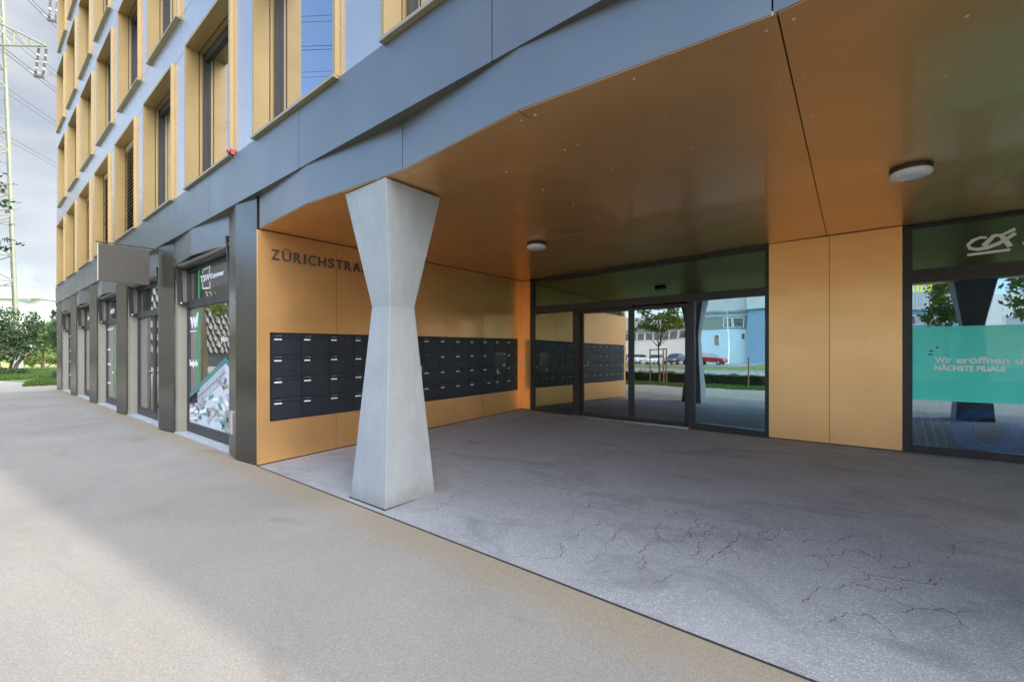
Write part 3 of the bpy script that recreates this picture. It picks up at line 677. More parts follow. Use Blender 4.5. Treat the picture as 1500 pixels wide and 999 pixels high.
for x0, x1 in ((-4.64, -3.49), (-3.49, -2.37)):
    s = MB(); y0, y1 = EY + .07, EY + .12; st = .055
    s.box(x0, x0 + st, y0, y1, .17, 2.44); s.box(x1 - st - .01, x1, y0, y1, .17, 2.44); s.box(x0 + st, x1 - st - .01, y0 + .002, y1, .12, .22); s.box(x0 + st, x1 - st - .01, y0 + .002, y1, 2.37, 2.44)
    d_ = s.build('sliding_door', M['door_frame'], B)
    MB().box(x0 + st, x1 - st - .01, y0 + .02, y0 + .04, .21, 2.38).build('pane', M['glass_door'], d_)
MB().box(-4.78, -2.32, EY - .10, EY - .004, .09, .150).build('threshold_rail', M['steel'], B)
MB().box(-5.95, -4.78, EY - .05, EY + .002, .05, .158).build('base_rail', M['anthracite'], B); MB().box(-2.32, -1.06, EY - .05, EY + .002, .03, .115).build('base_rail', M['anthracite'], B)
st_ = MB().box(-3.58, -3.50, EY + .0895 - .003, EY + .0895, 1.83, 1.87)
st_.build('door_sticker', M['label_white'], EF)
# lobby behind the doors
lob = MB(); lob.box(-6.1, -1.0, 13.4, 13.5, .1, 3.4); lob.box(-6.15, -6.1, 8.4, 13.5, .1, 3.4); lob.box(-1.0, -.9, 8.6, 13.5, .1, 3.4); lob.box(-6.15, -.9, 8.45, 13.5, 3.3, 3.35)
lob.build('lobby_walls', M['interior'], B); MB().box(-6.1, -1, 8.41, 13.4, .0, .14).build('lobby_floor', M['interior_floor'], B)
shp = MB(); shp.box(.5, 11.25, 13.4, 13.5, .1, 3.4); shp.box(.5, .55, 8.6, 13.5, .1, 3.4); shp.box(.5, 11.25, 8.47, 13.5, 3.36, 3.4)
shp.build('shop_walls', M['interior'], B); MB().box(.5, 11.25, 8.47, 13.4, .0, .13).build('shop_floor', M['interior_floor'], B)
# shop glazing on the right
GYS = 8.33; sf = MB()
sf.box(.592, .67, GYS - .03, GYS + .1, .06, 3.31); sf.box(.70, 11.2, GYS - .02, GYS + .1, 2.50, 2.60); sf.box(.67, .70, GYS, GYS + .1, .06, 3.31)
sf.box(.70, 11.2, GYS, GYS + .1, 2.605, 2.69); sf.box(.70, 11.2, GYS, GYS + .1, 3.275, 3.33); sf.box(.70, 11.2, GYS - .02, GYS + .1, .06, .21)
for x in (3.55, 6.4, 9.2): sf.box(x, x + .08, GYS - .01, GYS + .1, .21, 2.5); sf.box(x, x + .08, GYS + .002, GYS + .1, 2.69, 3.275)
SH = sf.build('shop_front_frame', M['door_frame'], B)
s = MB(); [s.box(x, x + .06, GYS - .024, GYS - .02, 2.565, 2.578) for x in (.72, 1.22, 1.72, 2.3)]; s.build('drain_slots', M['black_metal'], SH, kind='stuff')
MB().box(.70, 11.2, GYS + .03, GYS + .05, .2, 2.51).build('pane', M['glass_shop'], SH)
MB().box(.70, 11.2, GYS + .03, GYS + .05, 2.68, 3.28).build('transom_pane', M['glass_top'], SH)
def dec(name, pts, m, y, parent=SH, d=.003): return MB().prism([(x, y, z) for x, z in pts], (0, d, 0)).build(name, M[m], parent)
gy = GYS + .026
dec('teal_banner', rect(.69, 3.5, .846, 1.875), 'teal', gy)
for wd_, x_, w_ in (('Wir', .930, .163), ('eröffnen', 1.140, .482), ('unsere', 1.675, .40)): words('lettering', wd_, x_, 1.372, .088, w_, 'white_print', SH, y=gy - .003, bold=.0025)
words('lettering', 'NÄCHSTE FiLiALE', .928, 1.270, .068, .665, 'white_print', SH, y=gy - .003, bold=.004)
s = MB()
for x0, z0, x1, z1 in ((.86, 1.484, .905, 1.492), (.875, 1.548, .915, 1.528), (.955, 1.57, .958, 1.60)):
    d = Vector((x1 - x0, 0, z1 - z0)).normalized(); n_ = Vector((-d.z, 0, d.x)) * .011
    s.prism([(x0 - n_.x, gy - .003, z0 - n_.z), (x1 - n_.x, gy - .003, z1 - n_.z), (x1 + n_.x, gy - .003, z1 + n_.z), (x0 + n_.x, gy - .003, z0 + n_.z)], (0, .002, 0))
s.build('banner_marks', M['frag_grey'], SH)
# bank emblem on the transom: swept C, A stroke, X strokes and an underline
def ribbon(pts, wds, y):
    s = MB(); P = [Vector((p[0], p[1])) for p in pts]; L = []; Rr = []
    for i, p in enumerate(P):
        d = (P[min(i + 1, len(P) - 1)] - P[max(0, i - 1)]).normalized(); n_ = Vector((-d.y, d.x)) * wds[i] / 2; L.append(p + n_); Rr.append(p - n_)
    for i in range(len(P) - 1): s.prism([(q.x, y, q.y) for q in (L[i], L[i + 1], Rr[i + 1], Rr[i])], (0, .002, 0))
    return s
ex, ez, ew, eh = 1.235, 2.80, .44, .30   # emblem box in metres
E_ = lambda u, v: (ex + u * ew, ez + v * eh)
arc = [E_(.43, .78), E_(.30, .82), E_(.14, .72), E_(.04, .55), E_(.08, .38), E_(.24, .30), (E_(.45, .34)), E_(.66, .46), E_(.84, .64), E_(1.0, .84)]
ribbon(arc, [.03, .034, .04, .038, .04, .045, .048, .045, .04, .045], gy - .004).build('emblem_swoosh', M['logo_grey'], SH)
ribbon([E_(.36, .42), E_(.58, .84)], [.055, .045], gy - .0045).build('emblem_stroke', M['logo_grey'], SH)
ribbon([E_(.56, .85), E_(.72, .80), E_(.90, .28)], [.03, .05, .055], gy - .0052).build('emblem_stroke', M['logo_grey'], SH)
ribbon([E_(.74, .82), E_(1.0, 1.02)], [.03, .04], gy - .0058).build('emblem_stroke', M['logo_grey'], SH)
dec('emblem_bar', [E_(.02, .04), E_(.90, .09), E_(.90, .20), E_(.02, .15)], 'logo_grey', gy - .004)
words('lettering', 'CRÉDIT', 1.735, 2.865, .15, .9, 'logo_grey', SH, y=gy - .004, bold=.004) if False else dec('emblem_bar', rect(1.735, 2.3, 2.89, 2.93), 'logo_grey', gy - .004)
# things standing in the shop
hz = thing('hose_coil', 'coiled bright blue hose lying on the shop floor behind the glass', 'hose', (1.50, 8.72, .14))
s = MB()
for i in range(14):
    rr_ = random.Random(i); c = Vector((rr_.uniform(-.06, .06), rr_.uniform(-.04, .04), .30)); a0 = rr_.uniform(.23, .33); tl = rr_.uniform(-.3, .3)
    s.tube([(c.x + a0 * math.cos(t), c.y + tl * a0 * math.cos(t) * .6 + .026 * i - .15, c.z + a0 * .93 * math.sin(t)) for t in [2 * math.pi * q / 28 for q in range(29)]], .026, 6, False)
s.build('hose_loops', M['hose'], hz, True)
s = MB(); s.tube([(.1 + .1 * i, .03 * math.sin(i) + .1, .40 - .22 * math.sin(i * .35)) for i in range(12)], .014, 6); s.tube([(.1 + .1 * i, .04 * math.cos(i) + .05, .32 - .22 * math.sin(i * .38)) for i in range(12)], .014, 6)
s.build('hose_end', M['hose'], hz, True)
ld = thing('timber_battens', 'pale timber battens leaning in a row behind the shop glass', 'battens', (.8, 8.8, .14))
for i in range(4): MB().hexa([(.10 * i, 0, 0), (.10 * i + .025, 0, 0), (.10 * i + .025, .03, 0), (.10 * i, .03, 0)], [(.10 * i - .1, .25, .62), (.10 * i - .075, .25, .62), (.10 * i - .075, .28, .62), (.10 * i - .1, .28, .62)]).build('batten', simple('pale_timber', (.6, .55, .45), .6) if i == 0 else bpy.data.materials['pale_timber'], ld)
bx_ = thing('cardboard_box', 'small cardboard box on the lobby floor behind the left side pane', 'box', (-5.45, 9.0, .14))
s = MB().box(-.16, .16, -.12, .12, 0, .30); s.build('carton', simple('cardboard', (.45, .33, .19), .8), bx_)
MB().box(-.162, .162, -.02, .02, .30, .3015).build('tape', M['label_white'], bx_)

# ------------------------------------------------------------------ concrete columns
def column(x, y, label):
    s = MB(); lv = [(.0, .30, .315), (1.99, .155, .155), (3.160, .352, .345)]
    for i, (z, a, b) in enumerate(lv):
        zz = z if i else 0
        s.v += [(-a, -b, zz), (a, -b, zz), (a, b, zz), (-a, b, zz)]
    for i in range(2):
        o = i * 4
        for k in range(4): s.f.append((o + k, o + (k + 1) % 4, o + 4 + (k + 1) % 4, o + 4 + k))
    s.f += [(3, 2, 1, 0), (8, 9, 10, 11)]
    zz = zf(x, y)
    t = thing('concrete_column', label, 'column', (x, y, 0), 'hourglass columns under the soffit')
    o = bevel(s.build('shaft', M['column'], t), .007, 2)
    MB().box(-.31, .31, -.325, .325, -.05, zf(x, y - .32) + .008).build('base_joint', M['black_metal'], t)
    return t
column(-3.785, 2.785, 'pale concrete hourglass column standing in front of the mailboxes')
column(2.15, 2.785, 'pale concrete hourglass column standing before the shop front with the teal banner')
column(8.1, 2.785, 'pale concrete hourglass column near the open corner of the building, beyond the banner')

# ------------------------------------------------------------------ mailboxes
mb = thing('mailbox_bank', 'long bank of black mailboxes in four rows let into the gold side wall', 'mailboxes', (SX, 2.56, 0))
def MBX(y0, y1, z0, z1, x0, x1):   # box sheared along the wall; local y from 2.56
    return MB().hexa([(x0, y0, zsh(y0 + 2.56, z0)), (x1, y0, zsh(y0 + 2.56, z0)), (x1, y1, zsh(y1 + 2.56, z0)), (x0, y1, zsh(y1 + 2.56, z0))],
                     [(x0, y0, zsh(y0 + 2.56, z1)), (x1, y0, zsh(y0 + 2.56, z1)), (x1, y1, zsh(y1 + 2.56, z1)), (x0, y1, zsh(y1 + 2.56, z1))])
LEN = 5.53; Z0, Z1 = .578, 1.787
MBX(0, LEN, Z0, Z1, -.035, -.012).build('back_plate', M['mailbox_frame'], mb)
fr_ = MB()
for a in (MBX(0, .014, Z0, Z1, -.012, .006), MBX(LEN - .014, LEN, Z0, Z1, -.012, .006), MBX(.014, LEN - .014, Z0, Z0 + .014, -.012, .005), MBX(.014, LEN - .014, Z1 - .014, Z1, -.012, .005)):
    fr_.add(a.v, a.f)
fr_.build('outer_frame', M['mailbox_frame'], mb)
cols = [(.014 + .4105 * i, .014 + .4105 * (i + 1)) for i in range(6)]; iy = cols[-1][1]
cols += [(iy + .18 + .4085 * i, iy + .18 + .4085 * (i + 1)) for i in range(7)]
rows = [Z1 - .014 - .2953 * (i + 1) for i in range(4)]
def one_box(y0, y1, z0, lab=True, wl_=.12, dx=0.0):
    h = .2953; g3 = .0035
    a = MBX(y0 + g3, y1 - g3, z0 + g3, z0 + h - .055, -.011, .004); o = a.build('mailbox', M['mailbox'], mb)
    b = MBX(y0 + g3, y1 - g3, z0 + h - .051, z0 + h - g3, -.011, .0015); b.build('letter_flap', M['mailbox'], o)
    c = MBX(y0 + .035, y0 + .035 + wl_, z0 + h - .047, z0 + h - .012, .002, .004); c.build('name_plate', M['mailbox_frame'], o)
    s = MB(); q = random.Random(int(y0 * 100 + z0 * 1000)); t = y0 + .05
    while t < y0 + .13: s_ = MBX(t, t + q.uniform(.006, .014), z0 + h - .034, z0 + h - .026, .004, .0046); s.add(s_.v, s_.f); t += .018
    s.build('name_marks', M['label_grey'], o, kind='stuff')
    lw = q.choice((.095, .095, .088, .10)); lz = q.uniform(-.0015, .0015)
    if lab: MBX(y0 + .034 + dx, y0 + .034 + dx + lw, z0 + h - .088 + lz, z0 + h - .068 + lz, .004, .0055).build('paper_label', M['label_white'], o)
for ci, (a, b) in enumerate(cols):
    for ri, z in enumerate(rows):
        if ci == 11 and ri in (1, 2): continue
        if ci == 6 and ri == 1: one_box(a, b, z, False); continue
        if ci == 10 and ri == 3: one_box(a, b, z, True, dx=.13); continue
        one_box(a, b, z)
# narrow service door and intercom door
sd_ = MBX(iy + .004, iy + .176, rows[3] + .003, Z1 - .017, -.011, .003).build('service_door', M['mailbox'], mb)
MBX(iy + .11, iy + .15, 1.10, 1.24, .003, .012).build('lock', M['steel'], sd_)
a, b = cols[11]
ic = MBX(a + .004, b - .004, rows[2] + .004, rows[0] - .004, -.011, .0045).build('intercom_door', simple('intercom', (.010, .014, .017), .3, coat=.5), mb)
MBX(b - .10, b - .075, rows[0] - .06, rows[0] - .035, .0045, .007).build('camera_eye', M['label_white'], ic)
MBX(b - .12, b - .04, rows[1] - .03, rows[1] + .035, .0045, .006).build('display', M['label_grey'], ic)
s = MBX(a + .07, a + .10, rows[2] + .11, rows[2] + .21, .0045, .02); s2 = MBX(a + .10, a + .16, rows[2] + .12, rows[2] + .135, .0045, .015); s.add(s2.v, s2.f); s.build('lock', M['steel'], ic)
bl = MBX(8.13 - 2.56, 8.19 - 2.56, 1.13, 1.33, .0005, .006).build('bell_plate', M['steel'], mb)
# street name
nm = thing('street_name_sign', 'raised dark metal letters ZÜRICHSTRASSE on the gold side wall above the mailboxes', 'sign', (SX + .012, 2.565, 2.785))
adv = 0; txt = 'ZÜRICHSTRASSE'; wds = dict(Z=.105, Ü=.122, R=.108, I=.03, C=.112, H=.118, S=.095, T=.105, A=.12, E=.088)
for ch in txt:
    wd = wds[ch]; me = text_mesh('letter', ch, .145, wd, M['letter'], .016, .0016)
    o = link('letter', me, nm, (.006, adv, sl_ * adv * 1.6)); o.rotation_euler = SIDE; adv += wd + .036

# ------------------------------------------------------------------ small things on the building
def lamp(x, y, r, label):
    z = zc(x, y); t = thing('ceiling_lamp', label, 'lamp', (x, y, z), 'round lamps under the gold soffit')
    MB().lathe([(.001, -.002), (r * .97, -.002), (r, -.006), (r, -.045), (r * .96, -.047)], (0, 0, 0), 48).build('housing', M['anthracite'], t, True)
    MB().lathe([(r * .985, -.045), (r * 1.0, -.055), (r * .99, -.075), (r * .93, -.088), (r * .6, -.096), (.001, -.098)], (0, 0, 0), 48).build('diffuser', M['lamp_glass'], t, True)
lamp(-3.86, 5.52, .15, 'round white lamp with black rim on the soffit nearest the mailboxes')
lamp(.45, 5.5, .155, 'round white lamp with black rim on the soffit before the gold panels')
# projecting blank sign
SGX = -10.83
sg = thing('hanging_sign', 'blank dark grey metal sign board projecting from the facade on a rod', 'sign', (SGX, 2.36, 3.56))
bevel(MB().box(-.02, .02, -.87, -.135, -.72, -.035).build('board', M['sign_metal'], sg), .003)
MB().box(-.024, .024, -.878, -.868, -.725, -.03).build('edge_trim', M['steel'], sg)
MB().tube([(0, -.90, -.01), (0, .05, .01)], .013, 10).build('rod', M['sign_metal'], sg); MB().lathe([(.001, 0), (.05, 0), (.05, .012), (.001, .012)], (0, 0, 0), 20).build('wall_rosette', M['sign_metal'], sg).rotation_euler = (R(90), 0, 0)
# socket box on the first pier
sb = thing('wall_socket_box', 'small stainless steel socket box on the pier nearest the entrance', 'socket box', (-7.02, 2.375, .35))
bevel(MB().box(-.13, .13, -.05, .02, 0, .33).build('box_body', M['steel'], sb), .008)
MB().box(-.10, .10, -.055, -.05, .11, .30).build('cover', M['steel'], sb); MB().box(-.10, .10, -.054, -.05, .03, .09).build('socket_flap', M['label_grey'], sb)
MB().box(-.03, .02, -.06, -.055, .16, .23).build('lock', M['black_metal'], sb)
MB().box(-10.95, -10.91, 2.375, 2.40, .42, .50).build('pier_keyhole', M['black_metal'], B)
# red beacon
rb = thing('alarm_beacon', 'red alarm beacon at the lower right corner of a gold window frame', 'beacon', (-6.87, 2.30, 4.345))
MB().lathe([(.001, 0), (.03, 0), (.034, .008), (.028, .03), (.012, .045), (.001, .048)], (0, 0, 0), 20).build('lens', M['red'], rb, True).rotation_euler = (R(90), 0, 0)
MB().box(-.036, .036, 0, .05, -.036, .036).build('base', M['red'], rb)
# drop-arm awnings over each bay
names = ['nearest the recess', 'over the shop door beside the sign board', 'over the third bay with white lettering', 'over the fourth bay', 'over the farthest bay']
for k in range(1, 6):
    a, b = xr_list[k], xr_list[k - 1] - (1.03 if k == 1 else 1.06)
    t = thing('awning', 'retracted drop arm awning with black arms, ' + names[k - 1], 'awning', (a, 2.62, 3.15), 'awnings over the shop bays')
    MB().prism([(.01, -.185, .004), (.01, -.185, -.012), (.01, -.15, -.028), (.01, -.13, -.028), (.01, -.13, .004)], (b - a - .02, 0, 0)).build('cassette_lip', M['reveal_metal'], t); MB().box(.01, b - a - .01, -.125, -.02, -.06, .004).build('cassette', M['anthracite'], t)
    for xa in (.11, b - a - .11):
        ar = MB(); p0, p1 = Vector((xa, -.165, .12)), Vector((xa, -.12, -.72))
        ar.hexa([(xa - .026, p1.y - .036, p1.z), (xa + .026, p1.y - .036, p1.z), (xa + .026, p1.y + .036, p1.z), (xa - .026, p1.y + .036, p1.z)],
                [(xa - .026, p0.y - .045, p0.z), (xa + .026, p0.y - .045, p0.z), (xa + .026, p0.y + .045, p0.z), (xa - .026, p0.y + .045, p0.z)])
        o = ar.build('arm', M['black_metal'], t)
        MB().box(xa - .032, xa + .032, -.14, .008, -.745, -.675).build('bracket', M['black_metal'], t); MB().box(xa - .045, xa + .045, .009, .016, -.77, -.65).build('base_plate', M['black_metal'], t)
        q = MB().tube([(xa - .03, -.12, -.70), (xa + .03, -.12, -.70)], .04, 14); q.build('pivot', M['black_metal'], t)
        MB().tube([(xa + .03, -.12, -.70), (xa + .036, -.12, -.70)], .017, 10).build('pivot_bolt', M['label_white'], t)

# ------------------------------------------------------------------ vegetation
def leaves_mesh(name, blobs, n, size, m, flat=.5):
    tot = sum(b[3] * b[4] * b[5] for b in blobs); V = []; 
    for (x, y, z, a, b, c) in blobs:
        k = int(n * a * b * c / tot) + 1
        nc = max(6, k // 26); cd = rng.normal(size=(nc, 3)); cd /= np.linalg.norm(cd, axis=1)[:, None]; cr = rng.uniform(.25, 1, nc) ** .5
        cc = cd * cr[:, None] * np.array([a, b, c]); idx = rng.integers(0, nc, k)
        p = cc[idx] + rng.normal(0, .15, (k, 3)) * np.array([a, b, c]) * .9 + np.array([x, y, z])
        u = rng.normal(size=(k, 3)); u /= np.linalg.norm(u, axis=1)[:, None]; w_ = rng.normal(size=(k, 3)); w_[:, 2] += flat; w_ = np.cross(u, w_); w_ /= np.linalg.norm(w_, axis=1)[:, None] + 1e-9
        s_ = size * rng.uniform(.6, 1.3, (k, 1)); q = np.stack([p - u * s_, p + w_ * s_ * .42, p + u * s_, p - w_ * s_ * .42], 1); V.append(q.reshape(-1, 3))
    V = np.concatenate(V); me = bpy.data.meshes.new(name); me.from_pydata(V.tolist(), [], np.arange(len(V)).reshape(-1, 4).tolist()); me.materials.append(M[m]); return me
def limbs(s, base, tops, r, seed=0):
    q = random.Random(seed); base = Vector(base)
    for tpt in tops:
        tp = Vector(tpt); d = tp - base; pts = [base + d * t + Vector((q.uniform(-1, 1), q.uniform(-1, 1), q.uniform(-.3, .3))) * d.length * .05 * (0 < t < 1) for t in (0, .25, .5, .75, 1)]
        s.tube(pts, [r, r * .75, r * .55, r * .38, r * .18], 6)
def tree(name, label, loc, blobs, n, size, m, trunk_h, tr, cat='tree', group=None, stems=1, seed=0):
    t = thing(name, label, cat, loc, group); s = MB(); q = random.Random(seed)
    for i in range(stems):
        bx, by = (0, 0) if stems == 1 else (q.uniform(-.5, .5), q.uniform(-.5, .5))
        lean = (q.uniform(-.1, .1), q.uniform(-.1, .1)) if stems == 1 else (bx * 1.3, by * 1.3)
        s.tube([(bx, by, -.05), (bx + lean[0] * .4, by + lean[1] * .4, trunk_h * .5), (bx + lean[0], by + lean[1], trunk_h)], [tr * 1.15, tr, tr * .75], 8)
        tops = [(b_[0] + q.uniform(-.4, .4) * b_[3], b_[1] + q.uniform(-.4, .4) * b_[4], b_[2] + q.uniform(-.2, .6) * b_[5]) for b_ in (blobs if stems == 1 else q.sample(blobs, min(3, len(blobs)))) for _ in range(2)]
        limbs(s, (bx + lean[0], by + lean[1], trunk_h * .97), tops, tr * .6, seed + i)
    s.build('trunk', M['bark'], t, True); link('crown', leaves_mesh('crown', blobs, n, size, m), t); return t
# left background
tree('bush', 'large multi-stemmed dark green bush at the left edge beyond the path', (-53.6, 1.9, -.05), [(0, -1.2, 3.2, 1.6, 2.0, 1.5), (0, .6, 3.9, 1.4, 1.5, 1.3), (0, 2.0, 3.4, 1.2, 1.1, 1.4), (.4, -.4, 1.9, 1.4, 2.0, 1.1), (0, 1.4, 2.1, 1.2, 1.4, .9), (0, -3, 3.2, 1.5, 1.6, 1.4)], 9000, .13, 'leaf_dark', 1.4, .09, 'bush', stems=6, seed=2)
tree('young_tree', 'small round light green tree right of the large bush', (-58.5, 4.45, -.05), [(0, 0, 3.3, 1.3, 1.3, 1.2), (.3, .3, 2.5, .9, .9, .7)], 3000, .14, 'leaf_pale', 1.7, .07, seed=4)
tree('slender_tree', 'slender dark young tree against the far corner of the building', (-49.0, 4.55, -.05), [(0, 0, 4.6, .45, .45, .9), (0, 0, 3.4, .6, .6, .8), (0, .1, 2.3, .65, .65, .8)], 2200, .12, 'leaf_dark', 1.3, .05, seed=5)
tree('bush', 'low pale bush in the sunny meadow behind the pylon footing', (-72, 5.2, -.05), [(0, 0, 1.0, 2.2, 2.2, .9), (-1, 2.5, 1.2, 1.8, 1.8, 1.0)], 2500, .17, 'leaf_pale', .4, .06, 'bush', stems=4, seed=8)
tree('bush', 'long yellow-green hedge line before the white building', (-100, 6, -.05), [(0, -6, 1.4, 2, 5, 1.3), (0, 3, 1.3, 2, 5, 1.2), (0, 10, 1.4, 2, 4, 1.2)], 5000, .3, 'leaf_pale', .5, .1, 'bush', stems=5, seed=9)
tree('bush', 'low grey-green shrub on the grass at the foot of the large bush', (-46.5, 1.3, -.05), [(0, 0, .25, .8, 1.6, .35)], 1500, .09, 'leaf_dark', .15, .03, 'bush', stems=4, seed=10)
tree('bush', 'low grey-green shrub on the wedge of lawn by the building corner', (-36.5, 3.75, -.02), [(0, 0, .22, 1.6, .8, .28)], 1500, .07, 'leaf_dark', .1, .02, 'bush', stems=4, seed=11)
# tree whose twigs reach into the left edge of the picture
tw = thing('street_tree', 'tree left of the picture whose leafy twigs reach in before the pylon', 'tree', (-27.2, -2.6, -.02))
s = MB(); s.tube([(0, 0, 0), (.05, .05, 2), (0, .1, 4), (.1, .1, 7.5)], [.16, .14, .12, .05], 9)
tips = [(-.2, 3.95, 8.6), (0, 3.8, 7.9), (.1, 3.95, 7.5), (0, 3.7, 6.95), (.1, 4.15, 6.2), (0, 3.6, 5.95), (-.5, 3.5, 9.1)]
for q in tips: limbs(s, (.05, .1, q[2] - 1.6), [q], .03, int(q[2] * 10))
s.build('trunk', M['bark'], tw, True)
bl_ = [(q[0], q[1] - .35, q[2] - .08, .35, .55, .16) for q in tips] + [(q[0], q[1] - 1.1, q[2] - .35, .5, .7, .3) for q in tips] + [(0, 0, 7.2, 1.9, 1.7, 2.0)]
link('crown', leaves_mesh('crown', bl_, 5200, .10, 'leaf_dark', .9), tw)
# strip in front of the building (seen mirrored in the glass)
grass('grass', [(-45, -3.3), (16, -3.3), (16, -6.0), (-45, -6.0)], -.03, 30000, .10, 'strip of lawn between the pavement and the clipped hedge')
sheet('lawn_strip', M['lawn'], [(-45, -6.0), (16, -6.0), (16, -3.3), (-45, -3.3)], -.03)
hd_ = thing('hedge', 'low clipped hedge running along the lawn opposite the entrance', 'hedge', (-8, -6.9, 0))
hb = [(x, 0, .27, .9, .30, .30) for x in np.arange(-22, 24, 1.0)]
link('foliage', leaves_mesh('foliage', hb, 26000, .05, 'leaf', .3), hd_); MB().box(-22.5, 23.5, -.22, .22, -.05, .42).build('inner_twigs', simple('twigs', (.035, .045, .02), .95), hd_)
sheet('earth_bed', M['earth'], [(-45, -7.5), (16, -7.5), (16, -6.3), (-45, -6.3)], -.026)
def stake_tree(x, y, label, seed, crown=True):
    t = tree('young_tree', label, (x, y, 0), [(0, 0, 3.0, 1.4, 1.2, .35), (.1, .1, 3.6, 1.2, 1.1, .45), (-.7, .2, 2.9, .8, .7, .25), (.8, -.2, 3.1, .8, .7, .3), (0, 0, 4.3, .8, .8, .5)], 2300, .10, 'leaf_pale', 1.9, .045, seed=seed)
    for dx, dy in ((-.55, 0), (.28, -.2), (.28, .25)): MB().tube([(dx, dy, -.1), (dx, dy, 1.75)], .035, 8).build('stake', M['wood'], t)
    MB().box(-.6, .33, -.03, .02, 1.68, 1.74).build('cross_bar', M['wood'], t); return t
stake_tree(-7.75, -5.6, 'young tree tied to timber stakes, mirrored in the right sliding door', 21)
tree('street_tree', 'leafy street tree mirrored left of the column in the shop window', (3.15, -7.8, 0), [(0, 0, 3.9, .65, .8, 1.0), (.2, .3, 4.9, .5, .7, .6), (-.2, 0, 3.0, .6, .6, .5)], 2200, .10, 'leaf_pale', 2.0, .07, seed=31)
tree('street_tree', 'leafy street tree mirrored right of the column in the shop window', (6.2, -7.8, 0), [(0, 0, 4.4, 1.4, 1.4, 1.4), (.3, .3, 5.6, 1, 1, .9), (-.4, 0, 3.3, 1.2, 1.1, .7)], 3200, .12, 'leaf_pale', 2.0, .08, seed=32)
tree('street_tree', 'leafy street tree mirrored in the first shop bay beside the pier', (-37, -7.2, 0), [(0, 0, 5.2, 1.6, 1.6, 1.2), (.3, .3, 6.6, 1.2, 1.2, .9)], 1800, .14, 'leaf_pale', 2.4, .1, seed=33)
ps = thing('planting_post', 'thin pale post with guy lines standing on the lawn strip', 'post', (-3.6, -5.2, -.03))
MB().tube([(0, 0, 0), (0, 0, 1.35)], .03, 8).build('stake', M['wood'], ps); MB().tube([(.0, 0, 1.1), (-.9, -.3, .05)], .006, 5).tube([(.0, 0, 1.1), (.9, .3, .05)], .006, 5).build('guy_line', M['cable'], ps)

# ------------------------------------------------------------------ across the road (seen mirrored)
sheet('road', M['road'], [(-160, -27.5), (160, -27.5), (160, -20.5), (-160, -20.5)], -.035)
sheet('footpath', M['path'], [(-160, -20.5), (160, -20.5), (160, -18.6), (-160, -18.6)], -.03)
sheet('car_park', M['road'], [(-75, -56), (-9, -56), (-9, -40), (-75, -40)], -.03)
def car(label, x, y, col, rz):
    t = thing('parked_car', label, 'car', (x, y, -.02), 'cars parked before the long low building', rz)
    L, Wd = 4.3, 1.76
    prof = [(-2.12, .38), (-2.15, .75), (-2.02, .98), (-1.1, 1.02), (1.15, .98), (1.95, .86), (2.14, .62), (2.12, .32)]
    s = MB(); s.prism([(x_, -Wd / 2, z_) for x_, z_ in prof], (0, Wd, 0)); bevel(s.build('body', col, t), .09, 3)
    gh = [(-1.85, 1.0), (-1.35, 1.40), (-.2, 1.46), (.45, 1.38), (1.2, .98)]
    s = MB(); o = len(s.v)
    for yy, k in ((-Wd / 2 + .06, 0), (-Wd / 2 + .22, 1), (Wd / 2 - .22, 1), (Wd / 2 - .06, 0)): pass
    lo = [(-1.85, -.80, .99), (1.2, -.80, .97), (1.2, .80, .97), (-1.85, .80, .99)]; hi = [(-1.25, -.60, 1.40), (.42, -.60, 1.40), (.42, .60, 1.40), (-1.25, .60, 1.40)]
    s.hexa(lo, hi); s.build('windows', M['dark_pane'], t)
    s = MB(); s.hexa([(x_, y_, 1.395) for x_, y_, _ in hi], [(x_ * .85, y_ * .9, 1.46) for x_, y_, _ in hi]); s.build('roof', col, t)
    for wx in (-1.35, 1.35):
        for wy in (-.82, .82):
            wv = MB().tube([(wx, wy - .1, .32), (wx, wy + .1, .32)], .32, 16).build('wheel', M['tyre'], t)
            MB().tube([(wx, wy - .11, .32), (wx, wy + .11, .32)], .19, 12).build('rim', M['steel'], wv)
    for wy in (-.62, .62): MB().box(2.05, 2.17, wy - .16, wy + .16, .62, .74).build('headlight', M['label_white'], t)
for i, (x, c, l_) in enumerate(((-28.4, (.02, .06, .25), 'blue car parked leftmost in the row before the long low building'), (-25.6, (.75, .75, .76), 'white car parked next to the blue one'), (-22.7, (.70, .71, .72), 'pale silver car parked between the white car and the black car'), (-19.9, (.03, .03, .035), 'black car parked beside the pale silver car'), (-17.1, (.04, .06, .09), 'dark grey-blue car parked beside the black car'), (-15.2, (.30, .015, .02), 'red car parked alone near the flagpole'))):
    car(l_, x, -47, paint('car_paint_%d' % i, c), R(90) if i != 5 else R(8))
def facade(name, label, x0, x1, y, h, m, depth=10, cat='building', roof=None):
    t = thing(name, label, cat, (0, 0, 0)); MB().box(x0, x1, y - depth, y, -.05, h).build('wall', M[m], t); return t
def fwin(t, x0, x1, z0, z1, y, n=1, fm='white_wall'):
    for i in range(n):
        a = x0 + (x1 - x0) * i / n; b = x0 + (x1 - x0) * (i + 1) / n - .08
        s = MB(); s.box(a, b, y, y + .06, z0, z0 + .08); s.box(a, b, y, y + .06, z1 - .08, z1); s.box(a, a + .1, y, y + .06, z0 + .08, z1 - .08); s.box(b - .1, b, y, y + .06, z0 + .08, z1 - .08)
        w_ = s.build('window', M[fm], t); MB().box(a + .1, b - .1, y, y + .02, z0 + .08, z1 - .08).build('pane', M['dark_pane'], w_)
FYY = -57.9
t = facade('warehouse', 'long low white building with a ribbon of windows behind the parked cars', -46, -19.5, FYY, 5.6, 'white_wall')
